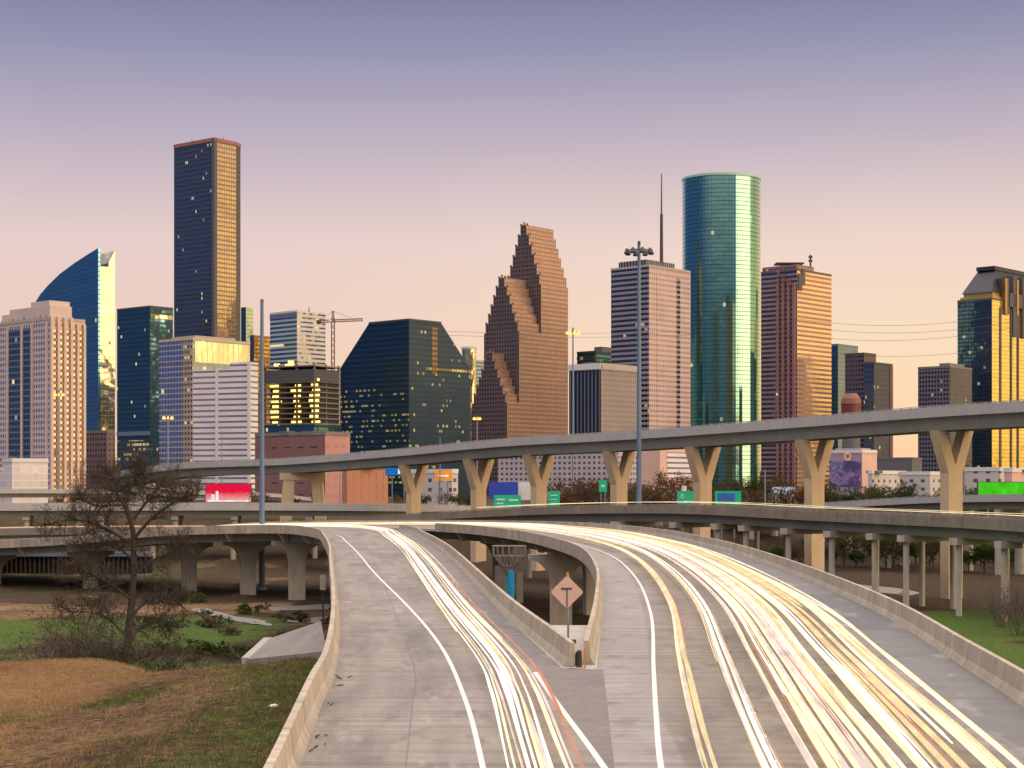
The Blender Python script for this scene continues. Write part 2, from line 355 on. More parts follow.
# barriers: concrete parapets, thick base and thin top
PROF = [(0,0),(.08,.1),(.2,.36),(.27,1.07),(.5,1.07),(.52,-.45),(0,-.45)]
def barrier(path, side, label):
    mb = MB(); pts = resample(path, 1.5); mb.sweep(pts, PROF, side=side); n = len(PROF); acc = [0]; hz = [0]
    for a, b in zip(pts, pts[1:]): acc.append(acc[-1]+(b-a).length)
    for a, b in zip(PROF, PROF[1:]+PROF[:1]): hz.append(hz[-1]+math.hypot(b[0]-a[0], b[1]-a[1]))
    for i in range(len(pts)-1):
        for q in range(n): mb.uv[i*n+q] = [(acc[i],hz[q]),(acc[i],hz[q+1]),(acc[i+1],hz[q+1]),(acc[i+1],hz[q])]
    o = mb.build('concrete_barrier', M['parapet_conc'], fix=False); bm = bmesh.new(); bm.from_mesh(o.data); bmesh.ops.recalc_face_normals(bm, faces=bm.faces); bm.to_mesh(o.data); bm.free(); return tag(o, label, 'barrier')
t = NT('parapet_concrete'); uv = t.n('ShaderNodeUVMap').outputs[0]; sp_ = t.n('ShaderNodeSeparateXYZ'); t.set(sp_.inputs[0], uv); pos = t.n('ShaderNodeNewGeometry').outputs['Position']
n1 = t.noise(t.scalev(uv, (1.6,.25,1)), 1, 5, .65); n2 = t.noise(pos, .3, 4); n3 = t.noise(pos, 5, 4, .7)
cc = t.mix(t.mr(t.math('ADD', t.math('MULTIPLY', n1, .6), t.math('MULTIPLY', n2, .4)), .33, .66), (.22,.185,.14), (.50,.43,.33))
cc = t.mix(t.mr(n3, .52, .75, 0, .5), cc, (.13,.11,.09))
pan = t.n('ShaderNodeTexWhiteNoise', {'Vector': t.n('ShaderNodeCombineXYZ', {0: t.math('FLOOR', t.math('DIVIDE', sp_.outputs[0], 6.1))}).outputs[0]}).outputs[0]
cc = t.mix(t.math('MULTIPLY', pan, .3), cc, (.24,.22,.19))
foot = t.mr(t.math('ADD', sp_.outputs[1], t.math('MULTIPLY', n1, .35)), .42, .12, 0, .6); cc = t.mix(foot, cc, (.16,.14,.115))
jt = t.math('LESS_THAN', t.math('FRACT', t.math('DIVIDE', sp_.outputs[0], 6.1)), .012); cc = t.mix(t.math('MULTIPLY', jt, .8), cc, (.05,.045,.04))
M['parapet_conc'] = t.out(t.pr(color=cc, rough=.85, normal=t.bump(t.math('ADD', n3, t.math('MULTIPLY', jt, -1)), .35, .03)))
barrier(LLc, -1, 'pale concrete parapet curving along the outer edge of the left ramp beside the grass')
barrier([p for p in LRc if 74.4 < p.y and p.x > -21 and p.y < 300], 1, 'straight concrete parapet on the inner edge of the left ramp, ending at the gore')
barrier([p for p in RLc if 74.4 < p.y and p.x > -14], -1, 'concrete parapet curling around the inside of the right ramp, ending at the gore')
barrier(RRc, 1, 'long concrete parapet along the outer edge of the right ramp by the dark shoulder')
# ramp bridge below: edge slab, girders, brackets and flared piers
GZ = -12.6
def ramp_bridge(A, B, label, ymin, piers, brk, brk_side):
    t = thing('ramp_bridge', label, 'bridge', (*piers[0][:2], GZ))
    pa = [p for p in A if p.y > ymin]; pb = [p for p in B if p.y > ymin]; n = min(len(pa), len(pb)); pa, pb = pa[-n:], pb[-n:]
    def strip(f0, f1, z0, z1):
        mb = MB(); N = len(pa); vs = []
        for a, b in zip(pa, pb):
            p, q = a.lerp(b, f0), a.lerp(b, f1)
            vs += [p+Vector((0,0,z0)), q+Vector((0,0,z0)), q+Vector((0,0,z1)), p+Vector((0,0,z1))]
        fs = [(4*i+k, 4*i+(k+1)%4, 4*i+4+(k+1)%4, 4*i+4+k) for i in range(N-1) for k in range(4)]+[(3,2,1,0),(4*N-4,4*N-3,4*N-2,4*N-1)]
        mb.poly(vs, fs); return mb
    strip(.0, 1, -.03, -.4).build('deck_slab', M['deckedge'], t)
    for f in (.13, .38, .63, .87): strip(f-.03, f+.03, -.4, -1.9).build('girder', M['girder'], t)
    for (x, y, ax, w) in piers:
        mb = MB(); ax_ = Vector((*ax, 0)).normalized(); nv = Vector((-ax_.y, ax_.x, 0)); zt_ = -1.92+(0 if x > -45 else (-.5 if x > -55 else (-1.2 if x > -70 else (-3.2 if x > -90 else -4.6))))
        prof = [(w/2, GZ-1)]; hh = zt_-GZ
        for k in range(9):
            a = k/8*PI/2; prof.append((w/2+3.1*(1-math.cos(a)), zt_-.8-3.6*(1-math.sin(a))))
        prof.append((w/2+3.1, zt_)); outline = prof+[(-a, b) for a, b in reversed(prof)]
        o = Vector((x, y, 0)); fr = [o+ax_*a-nv*.8+Vector((0,0,b)) for a, b in outline]; bk = [p+nv*1.6 for p in fr]; m_ = len(fr)
        mb.poly(fr+bk, [tuple(range(m_)), tuple(reversed(range(m_, 2*m_)))]+[(k,(k+1)%m_,m_+(k+1)%m_,m_+k) for k in range(m_)])
        mb.build('pier', M['conc'], t)
    src = resample(pa if brk > 0 else pb, 13.5)
    for i, p in enumerate(src[1:-1]):
        tt = (src[i+2]-src[i]); tt.z = 0; tt.normalize(); r = Vector((tt.y,-tt.x,0))*(1 if brk > 0 else -1); mb = MB()
        mb.poly([p-r*.25+tt*.3+Vector((0,0,-.42)), p-r*.25-tt*.3+Vector((0,0,-.42)), p+r*1.7-tt*.3+Vector((0,0,-.42)), p+r*1.7+tt*.3+Vector((0,0,-.42)),
                 p+r*.9+tt*.3+Vector((0,0,-1.9)), p+r*.9-tt*.3+Vector((0,0,-1.9)), p+r*1.7-tt*.3+Vector((0,0,-1.95)), p+r*1.7+tt*.3+Vector((0,0,-1.95))],
                [(0,1,2,3),(7,6,5,4),(0,4,5,1),(1,5,6,2),(2,6,7,3),(3,7,4,0)])
        mb.build('bracket', M['conc'], t)
    lowA = [p for p in A if p.y < ymin+2]; outer = lowA if brk_side > 0 else [p for p in B if p.y < ymin+2]
    mb = MB(); mb.sweep(resample(outer, 4), [(0,-.4),(.35,-.4),(.35,-6),(0,-6)], side=1 if brk_side > 0 else -1); mb.build('abutment_wall', M['conc'], t)
    return t
ramp_bridge(LLc, LRc, 'left ramp bridge on flared concrete piers crossing the brown dirt', 112, [(-38.6,305,(1,.3),2.8),(-49.4,318,(1,.3),2.8),(-62.3,328,(1,.3),2.8),(-84,339,(1,.5),2.8),(-108,354,(1,.5),2.8)], 1, 1)
ramp_bridge(RLc, RRc, 'right ramp bridge looping around on concrete piers behind the diamond sign', 112, [(7,243,(1,.1),3.0),(16.5,205,(1,0),3.0),(13,272,(.9,.3),3.0),(-2,316,(.7,.7),3.0)], 1, -1)
# ------------------------------------------------------------------ terrain
def interp(path, y, idx=0):
    for a, b in zip(path, path[1:]):
        if a.y <= y <= b.y: return a.x+(b.x-a.x)*(y-a.y)/max(1e-6, b.y-a.y)
    return path[0].x if y < path[0].y else path[-1].x
def ground_z(x, y):
    base = -12.6+10.6*sstep(408, 500, y)
    if x < 0: base -= 2.0*math.exp(-((y-176)/15)**2)*sstep(-8, -22, x)
    yy = min(max(y, 18), 150); xl, xr = interp(LLc, yy), interp(RRc, yy)
    dl, dr = max(0, xl-x-1.2), max(0, x-xr-1.2)
    emb = -(1.7 if dr > 0 else 3.4)-2.2*sstep(0, 20, dl)-.012*max(0, dl-20)-10.8*sstep(0, 26, dr)
    e1 = 1-sstep(112, 128, y); e2 = 1-sstep(131, 156, y+3*noise.noise(Vector((x*.08, y*.02, 0))))
    k = sstep(2, 15, dl); e = e1*(1-k)+e2*k
    z = base*(1-e)+emb*e
    amp = .35 if (dl > 2 or y > 130) else .05
    if x < -9: z -= 2.6*sstep(118, 128, y)*(1-sstep(160, 172, y))*sstep(-34, -24, x)*(1-sstep(-12, -9, x))
    z += amp*noise.noise(Vector((x*.09, y*.09, 3)))+amp*.4*noise.noise(Vector((x*.35, y*.35, 9)))
    return z
def lin(a, b, n): return [a+(b-a)*i/n for i in range(n)]
xs = [-9000,-5000,-2500,-1200]+lin(-600,-140,23)+lin(-140,-6,120)+lin(-6,130,60)+lin(130,600,24)+[600,1200,2500,5000,9000]
ys = [-300,-60]+lin(10,70,20)+lin(70,210,140)+lin(210,420,90)+lin(420,640,30)+[640,800,1100,1600,2500,5000,9000,14000]
me = bpy.data.meshes.new('ground'); nv = len(xs)
vs = [(x, y, ground_z(x, y)) for y in ys for x in xs]
fs = [(j*nv+i, j*nv+i+1, (j+1)*nv+i+1, (j+1)*nv+i) for j in range(len(ys)-1) for i in range(nv-1)]
me.from_pydata(vs, [], fs)
ga = me.attributes.new('green', 'FLOAT', 'POINT'); da = me.attributes.new('dry', 'FLOAT', 'POINT')
def kinds(x, y):
    n = noise.noise(Vector((x*.06, y*.06, 1)))*.5+noise.noise(Vector((x*.2, y*.2, 5)))*.3
    w = noise.noise(Vector((x*.11, y*.05, 8)))
    gr = dy = 0.0
    if x < 0:
        yy = min(max(y, 18), 150); dl = interp(LLc, yy)-x
        if y < 152:
            dy = .95*sstep(6, 20, dl+9*n+3*w)*sstep(-.75, .05, w+n+.35); dy = max(dy, .42)
            gr = .85*sstep(-.05, .4, n+.34-.016*dl+.25*w)
            gr = .62*gr; gr = max(gr, .6*sstep(.1, .4, n+.35*math.exp(-((x+24+(110-y)*.3)/6)**2)))
        else:
            y2 = y+14*noise.noise(Vector((x*.035, y*.01, 2)))+6*w
            g1 = .7*sstep(-.3, .35, n+.2*w)*(1-sstep(205, 222, y2)); g2_ = .95*sstep(214, 226, y2)*(1-sstep(258, 272, y2))*sstep(-24, -44, x+10*n); g3 = .3*sstep(300, 330, y2)*sstep(-60, -75, x)
            gr = max(g1*sstep(-13, -22, x), g2_, g3); gr *= sstep(-.55, -.1, n+w*.6)
            dy = .45*sstep(-.1, .4, w-n)+(.5*sstep(262, 272, y2)*(1-sstep(290, 300, y2)) if x < -38 else 0)
    else:
        gr = .95*sstep(33, 42, x+5*n)*(1-sstep(266, 284, y+14*n))*sstep(-.6, -.2, n+.5*w) if y > 120 else .4
        dy = .5*sstep(.0, .4, w) if y < 290 else .05  # far part left as dark soil, standing in for shade under the viaducts
    if y > 480: gr = .25; dy = .2
    return gr, dy
kk = [kinds(x, y) for y in ys for x in xs]
ga.data.foreach_set('value', [k[0] for k in kk]); da.data.foreach_set('value', [k[1] for k in kk])
me.polygons.foreach_set('use_smooth', [True]*len(me.polygons))
t = NT('grass_and_dirt'); pos = t.n('ShaderNodeNewGeometry').outputs['Position']
ag = t.n('ShaderNodeAttribute', attribute_name='green').outputs['Fac']; ad_ = t.n('ShaderNodeAttribute', attribute_name='dry').outputs['Fac']
n1 = t.noise(pos, .35, 6, .7); n2 = t.noise(t.scalev(pos, (1.1, 2.6, 1)), 1.2, 6, .72); n3 = t.noise(pos, .07, 4)
n5 = t.noise(pos, .16, 6, .75)
jit = t.math('ADD', t.math('MULTIPLY', t.math('SUBTRACT', n2, .5), 1.5), t.math('MULTIPLY', t.math('SUBTRACT', n5, .5), 1.4))
dirt = t.mix(t.mr(n2, .3, .7), (.022, .016, .011), (.10, .068, .043))  # soil colour lowered to carry the shade under the viaducts
dry = t.mix(t.mr(n2, .3, .72), (.10, .065, .036), (.44, .30, .16)); dry = t.mix(t.mr(n3, .35, .65), dry, t.mix(t.mr(n2, .3, .7), (.07, .036, .022), (.30, .165, .09)))
grn = t.mix(t.mr(n2, .3, .72), (.018, .034, .008), (.135, .215, .042))
cc = t.mix(t.mr(t.math('ADD', ad_, jit), .3, .7), dirt, dry); cc = t.mix(t.mr(t.math('ADD', ag, jit), .3, .7), cc, grn)
me.materials.append(t.out(t.pr(color=cc, rough=.95, spec=.1, normal=t.bump(t.math('ADD', n2, t.math('MULTIPLY', n1, 2)), .9, .5))))
go = bpy.data.objects.new('ground', me); C.objects.link(go); tag(go, kind='structure')
# ------------------------------------------------------------------ viaducts
def strip_mesh(path, w0, w1, z0, z1):
    mb = MB(); mb.sweep(path, [(w0,z0),(w1,z0),(w1,z1),(w0,z1)]); return mb
def rail_posts(path, off, h, mat, step=2.4):
    mb = MB(); pts = resample(path, step)
    for i, p in enumerate(pts[:-1]):
        t = pts[i+1]-p; t.z = 0
        if t.length < 1e-6: continue
        t.normalize(); r = Vector((t.y,-t.x,0))
        q = p+r*off; mb.obox(q, t, r, .16, .1, q.z+h-.2, q.z+h)
    a = [p for p in pts]
    mb.sweep(a, [(off-.1,h),(off+.1,h),(off+.1,h+.1),(off-.1,h+.1)])
    return mb
def viaduct(name, label, path, w, gd, cat='bridge', n=90, mats=('deckedge','girder','conc'), rail=True, bh=1.0):
    t = thing(name, label, cat, (path[0][0], path[0][1], ground_z(path[0][0], path[0][1])))
    c_ = catmull(path, n); c_ = resample(c_, 4)
    strip_mesh(c_, -w/2, w/2, -.45, 0).build('deck', M['conc_dark'], t)
    for s in (-1, 1):
        mb = MB(); mb.sweep(c_, [(s*w/2,-.5),(s*(w/2+.3),-.5),(s*(w/2+.3),bh),(s*w/2,bh)]); mb.build('parapet', M[mats[0]], t)
        if rail: rail_posts(c_, s*(w/2+.15), bh+.12, M['deckedge']).build('railing', M[mats[0]], t)
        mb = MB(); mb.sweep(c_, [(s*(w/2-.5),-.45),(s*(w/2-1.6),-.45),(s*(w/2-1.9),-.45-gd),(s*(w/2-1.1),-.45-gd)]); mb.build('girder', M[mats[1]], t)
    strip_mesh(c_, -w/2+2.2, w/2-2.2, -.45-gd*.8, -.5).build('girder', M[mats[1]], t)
    return t, c_
def tangent_at(c_, x, y):
    i = min(range(1, len(c_)-1), key=lambda k: (c_[k].x-x)**2+(c_[k].y-y)**2); t = c_[i+1]-c_[i-1]; t.z = 0; return t.normalized(), c_[i]
# upper flyover on Y piers: soffit heights read at each pier
YP = [(948,306,17.7),(817,335,16.9),(708,365,16.2),(615,390,15.6),(540,410,15.2),(482,428,14.5),(416,450,13.3)]
GD = 2.4
fp = [(122,215,17.6),(101,260,17.8)]+[((u-CU)*d/F, d, zs) for u, d, zs in YP]+[(-60.2,490,11.5),(-94.5,515,10.6),(-117,535,8.4),(-131,562,6.6),(-136,620,4.6),(-138,720,2.0)]
fp = [(x, y, z+GD+.45) for x, y, z in fp]
fly, flc = viaduct('flyover_bridge', 'long grey flyover on tan Y-shaped piers sweeping across in front of the towers', fp, 9.0, GD, n=140, bh=1.35)
for u, d, zs in YP:
    x = (u-CU)*d/F; tn, q = tangent_at(flc, x, d); ax = Vector((-tn.y, tn.x, 0)); ax = ax if ax.x > 0 else -ax; nv_ = Vector((-ax.y, ax.x, 0))
    z0 = ground_z(x, d)-1; ztp = q.z-GD-.45; w = 3.3; Sp = 4.3; zs_ = ztp-7.6; a_ = 2.0
    pts = [(-w/2,z0),(w/2,z0),(w/2,zs_),(Sp,ztp),(Sp-a_,ztp),(0,zs_+1.3),(-Sp+a_,ztp),(-Sp,ztp),(-w/2,zs_)]
    mb = MB(); o = Vector((q.x, q.y, 0)); ch = .35
    fr = [o+ax*a-nv_*1.1+Vector((0,0,b)) for a, b in pts]; bk = [p+nv_*2.2 for p in fr]; m_ = len(pts)
    mb.poly(fr+bk, [(0,1,2,5,8),(2,3,4,5),(8,5,6,7)]+[(m_+8,m_+5,m_+2,m_+1,m_),(m_+5,m_+4,m_+3,m_+2),(m_+7,m_+6,m_+5,m_+8)]+[(k,(k+1)%m_,m_+(k+1)%m_,m_+k) for k in range(m_)])
    pr = mb.build('pier', M['conc_warm'], fly)
# two-legged portal pier at the left end
mb = MB(); x, d = -60.2, 490; q = tangent_at(flc, x, d)[1]; ztp = q.z-GD-.45; z0 = ground_z(x, d)-1
mb.box(x-6.6, x+6.6, d-1.3, d+1.3, ztp-2.0, ztp-.01)
for s in (-1, 1):
    mb.frustum([(x+s*5.1-1.6,d-1.1),(x+s*5.1+1.6,d-1.1),(x+s*5.1+1.6,d+1.1),(x+s*5.1-1.6,d+1.1)], z0, [(x+s*4.0-1.6,d-1.1),(x+s*4.0+1.6,d-1.1),(x+s*4.0+1.6,d+1.1),(x+s*4.0-1.6,d+1.1)], ztp-2.0)
mb.build('pier', M['conc_warm'], fly)
for x, y in ((-117,535),(-136,620)):
    q = tangent_at(flc, x, y)[1]; mb = MB(); mb.box(q.x-1.2,q.x+1.2,q.y-1.2,q.y+1.2,-6,q.z-GD-.44); mb.build('pier', M['conc'], fly)
def bents(t, c_, stations, halfw, gd, capw=.9, r=.6, every=None, mat='conc'):
    for (x, y) in stations:
        tn, q = tangent_at(c_, x, y); ax = Vector((tn.y,-tn.x,0)); zc = q.z-.45-gd
        mb = MB(); mb.obox(q, ax, tn, halfw, capw, zc-1.1, zc-.02); mb.build('pier_cap', M[mat], t)
        for s in (-1, 1):
            p = q+ax*s*(halfw-1.2); mb = MB(); gz = ground_z(p.x, p.y)-.5
            mb.tube([(p.x,p.y,gz),(p.x,p.y,zc-1.08)], r, 12); mb.build('column', M[mat], t)
# lower right viaduct
v2p = [P(1180,0,225),P(1024,0,262),P(927,0,282),P(830,0,305),P(700,0,335),P(560,0,365),P(440,0,388),P(370,0,402),P(280,0,422)]
v2z = [1.2,1.66,1.95,2.25,2.9,2.2,.5,-.9,-2.7]
v2, v2c = viaduct('viaduct', 'low weathered viaduct with rusty stained parapet on round columns, right of the wide ramp', [(p.x,p.y,z) for p, z in zip(v2p, v2z)], 12, 1.7, mats=('stained','girder','conc_dark'), bh=1.1)
bents(v2, v2c, [(86,252),(80,262),(75,271),(70.5,280),(65,290),(61,299),(55,309),(49,320),(44,327),(38,335),(27,348),(14,362),(0,376)], 6.2, 1.7, r=.5, mat='conc')
# viaduct behind it on the right
v3p = [P(1200,0,352),P(1024,0,388),P(930,0,412),P(830,0,440),P(740,0,470),P(640,0,520)]
v3, v3c = viaduct('viaduct', 'plain grey viaduct on thick white columns behind the low weathered one', [(p.x,p.y,z) for p, z in zip(v3p, (4.9,4.7,4.0,2.2,.2,-2.5))], 10, 1.8)
bents(v3, v3c, [(140,370),(115,390),(104,405),(94,420),(84,438),(70,460)], 4.6, 1.8, r=1.3)
# left viaducts behind the tree
v4p = [P(-160,0,450),P(0,0,460),P(120,0,464),P(260,0,466),P(400,0,470),P(470,0,480),P(520,0,500)]
v4, v4c = viaduct('viaduct', 'pale grey level viaduct passing below the red billboard', [(p.x,p.y,z) for p, z in zip(v4p, (1.6,1.6,1.6,1.6,1.3,.6,-.6))], 13, 1.5, bh=1.3)
bents(v4, v4c, [(x, 462) for x in range(-150, 0, 19)], 5.2, 1.5, r=.8)
v5p = [P(-140,0,600),P(0,0,625),P(120,0,690),P(240,0,740),P(300,0,800)]
v5, v5c = viaduct('viaduct', 'farther thin grey viaduct at the left edge in front of the pale stone tower', [(p.x,p.y,z) for p, z in zip(v5p, (5.6,5.4,5.0,3.8,1))], 11, 1.6)
bents(v5, v5c, [(x, 690) for x in range(-230, -100, 24)], 4.2, 1.6, r=.8)
v6p = [P(-120,0,424),P(0,0,432),P(110,0,434),P(220,0,434),P(330,0,438),P(400,0,452)]
v6, v6c = viaduct('viaduct', 'low grey service viaduct running behind the left ramp under the pale one', [(p.x,p.y,z) for p, z in zip(v6p, (-4.6,-4.2,-3.9,-3.9,-4.2,-5.0))], 11, 1.3, mats=('conc_dark','girder','conc'), bh=1.0)
bents(v6, v6c, [(x, 433) for x in range(-150, -40, 20)], 4.2, 1.3, r=.7)
# ramp's dark underside at the far left, built as a post wall
tr = thing('underside_screen', 'dark wall of close posts standing for the shaded underside at the left end of the ramp', 'trestle', (-112, 396, GZ))
mb = MB(); mb.box(-150,-84,395,397,-8.6,-7.6); mb.build('beam', M['steel'], tr)
mb = MB(); mb.box(-150,-84,397.2,398,GZ-.5,-8.6); mb.build('shade_backing', M['black'], tr)  # black sheet holding the shade under the ramp
TP = plain('creosote_timber', (.05, .045, .045), .8, .3, 2)
mb = MB()
for k in range(60):
    x = -149+k*1.08; mb.tube([(x,396,GZ-.5),(x+random.uniform(-.1,.1),396,-8.61)], .2, 6)
mb.build('posts', TP, tr); 
# slope paving beside the left ramp abutment
sp_pts = [(321,621,142),(327,651,127),(246,659.5,150),(268,639,164)]
pp = [P(*a) for a in sp_pts]; mb = MB()
mb.poly([*pp, *[p-Vector((0,0,1.6)) for p in pp]], [(0,1,2,3),(7,6,5,4),(0,4,5,1),(1,5,6,2),(2,6,7,3),(3,7,4,0)])
so_ = mb.build('slope_paving', concrete('grey_slope_concrete', (.27,.245,.215), .3)); tag(so_, 'sloping concrete apron beside the left ramp above the dark brush', 'paving')
mb = MB()
a, b = pp[3], pp[2]; mb.sweep([a, b], [(-.4,-.8),(.4,-.8),(.4,.16),(-.4,.16)]); mb.build('edge_kerb', M['conc'], so_)
# pale puddled paths
def patch(pts, z, mat, name):
    mb = MB(); P3 = [g(u, v, z) for u, v in pts]; c0 = sum((Vector(p) for p in P3), Vector())/len(P3); ring = []
    n = len(P3)
    for i in range(n):
        a, b = Vector(P3[i]), Vector(P3[(i+1) % n])
        for k in range(6):
            p = a.lerp(b, k/6); w = 1+.25*noise.noise(p*.4); ring.append(c0+(p-c0)*w)
    ring = [Vector((p.x, p.y, ground_z(p.x, p.y)+.09)) for p in ring]; c0.z = ground_z(c0.x, c0.y)+.12
    for i in range(len(ring)): mb.face([c0, ring[i], ring[(i+1) % len(ring)]])
    return tag(mb.build(name, mat), kind='structure')
M['wet'] = plain('pale_wet_silt', (.17, .155, .14), .45, .25, 1)
patch([(190,611),(205,609),(245,619),(270,622),(268,626),(235,622)], GZ, M['wet'], 'path')
patch([(262,607),(330,605),(330,610),(275,610)], GZ, M['wet'], 'path')
patch([(285,620),(330,617),(330,623),(292,623)], GZ, M['wet'], 'path')
patch([(838,582),(905,590),(925,594),(905,596),(838,588)], GZ, M['wet'], 'path')
# ------------------------------------------------------------------ towers
ZB = -6
def solve(Cc, dv, u):
    k = (u-CU); den = F*dv.x-k*dv.y; return (k*Cc.y-F*Cc.x)/den
def corner(x0, xc, x1, d, th=40):
    th = R(th); Cc = Vector(((xc-CU)*d/F, d)); dl = Vector((-math.cos(th), math.sin(th))); dr = Vector((math.sin(th), math.cos(th)))
    tl, tr_ = solve(Cc, dl, x0), solve(Cc, dr, x1); Rr = Cc+dr*tr_; Ll = Cc+dl*tl
    return dict(C=Cc, dl=dl, dr=dr, tl=tl, tr=tr_, fp=[tuple(Cc), tuple(Rr), tuple(Rr+dl*tl), tuple(Ll)], nr=Vector((dr.y,-dr.x)), nl=Vector((-dl.y, dl.x)), d=d)
def sub(k, l0, l1, r0, r1):       # footprint of a block inside a corner frame, by fractions along dl / dr
    q = lambda a, b: tuple(k['C']+k['dl']*k['tl']*a+k['dr']*k['tr']*b)
    return [q(l0, r0), q(l0, r1), q(l1, r1), q(l1, r0)]
def tower(name, label, k, vtop, mats, parapet=True, cat='tower', roofm='roof', part='facade'):
    t = thing(name, label, cat, (*k['C'], ZB)); z1 = zt(vtop, k['d'])
    mb = MB(); mb.prism(k['fp'], ZB, z1, 0, [0, 1, 0, 1] if len(mats) > 1 else None, top=len(mats))
    mb.build(part, [*mats, M[roofm]], t)
    if parapet:
        mb = MB()
        for a, b in zip(k['fp'], k['fp'][1:]+k['fp'][:1]):
            a, b = Vector((*a, z1)), Vector((*b, z1)); mb.sweep([a, b], [(-1.0,-.5),(.25,-.5),(.25,1.3),(-1.0,1.3)], side=1)
        mb.build('parapet', mats[0] if parapet is True else parapet, t)
    return t
def panel(k, face, a0, a1, z0, z1, out=.4, inn=.3):     # box on the right ('r') or left ('l') face, fractions along the face
    dv, ln, nn = (k['dr'], k['tr'], k['nr']) if face == 'r' else (k['dl'], k['tl'], k['nl'])
    if nn.dot(Vector((0,-1))) < 0: nn = -nn
    A, B = k['C']+dv*ln*a0, k['C']+dv*ln*a1; mb = MB()
    mb.prism([tuple(A-nn*inn), tuple(B-nn*inn), tuple(B+nn*out), tuple(A+nn*out)], z0, z1); return mb
def antenna(t, x, y, z0, z1, r=.6):
    mb = MB(); zm = z0+(z1-z0)*.55
    mb.tube([(x,y,z0),(x,y,zm),(x,y,zm+.1),(x,y,z1)], [r,r*.8,r*.45,r*.25], 6); mb.build('antenna', M['darksteel'], t)
def roof_units(t, fp, z, n, hs=(2,5), mat=None):
    a, b, c_, d = [Vector(p) for p in fp]; rr = random.Random(int(a.x*7)+n)
    for i in range(n):
        s, w = (i+rr.uniform(.35,.65))/n, rr.uniform(.3,.7); p = a+(b-a)*s+(d-a)*w; h = rr.uniform(*hs); mb = MB()
        mb.obox(p, b-a, d-a, min(rr.uniform(1.5,5), (b-a).length*.13), rr.uniform(1.5,4), z-.2, z+h); mb.build('roof_plant', mat or M['roof'], t)
def stone(name, col, var=.1): return plain(name, col, .8, var, .05)
# pale stone apartment tower, far left
st_l = facade('pale_stone_windows', (.50,.42,.42), (.22,.25,.32), 2.6, 3.6, .5, .55, .015, gm=.7)
st_r = facade('pale_stone_balconies', (.62,.46,.34), (.42,.27,.10), 4.4, 3.6, .5, .62, .05, gm=.55, gr=.25)
k = corner(-14, 50, 85, 1000, 42)
t = tower('stone_tower', 'pale pink stone apartment tower with stepped crown at the left edge', k, 319, [st_r, st_l], M['conc'])
sl_ = stone('pink_stone', (.55,.44,.40))
mb = MB(); mb.prism(sub(k,.0,.62,.0,.62), zt(319,1000)-.3, zt(305,1000), 0); mb.build('crown', sl_, t)
mb = MB(); mb.prism(sub(k,.02,.30,.02,.6), zt(305,1000)-.3, zt(300,1000), 0); mb.build('crown', sl_, t)
mb = MB(); mb.prism(sub(k,.40,.8,.1,.7), zt(319,1000)-.3, zt(309,1000), 0); mb.build('crown', sl_, t)
mb = MB()
for q in range(9): mb.prism(sub(k,.04+q*.085,.075+q*.085,0,.04), zt(319,1000)-.2, zt(314.5,1000)); 
mb.build('battlement', sl_, t)
gs = facade('dark_window_strip', (.10,.13,.19), (.10,.17,.24), 3.1, 3.6, .8, .7, .07)
panel(k,'l',.28,.40,ZB,zt(326,1000),.5).build('window_strip', gs, t); panel(k,'l',.44,.62,ZB,zt(326,1000),.5).build('window_strip', gs, t)
for q in range(6): panel(k,'r',.0+q*.185,.07+q*.185,ZB,zt(316 if q < 4 else 322,1000),1.4).build('pilaster', sl_, t)
for q in range(4): panel(k,'l',.04+q*.02 if q == 0 else (.0,.255,.405,.63)[q],(.06,.275,.435,.66)[q],ZB,zt(322,1000),.9).build('pilaster', sl_, t)
gold_strip = facade('gold_window_strip', (.22,.13,.07), (.5,.33,.18), 2.2, 3.6, .8, .5, .2, lits=.6, gm=.7)
for q in range(5): panel(k,'r',.09+q*.185,.15+q*.185,ZB,zt(328,1000),.35).build('window_strip', gold_strip, t)
# white box building in front
k = corner(3, 12, 48, 800, 55); wm = facade('white_panels', (.72,.68,.66), (.6,.56,.55), 3, 3.4, .94, .9, 0, gm=0, gr=.6)
t = tower('white_building', 'low windowless white box building at the left edge below the stone tower', k, 461, [wm, wm], M['white'], 'building'); roof_units(t, k['fp'], zt(461,800), 3, (1,2))
k = corner(-8, 2, 5, 820, 40); tower('white_building', 'sliver of pale annex left of the windowless white box', k, 470, [wm, wm], M['white'], 'building')
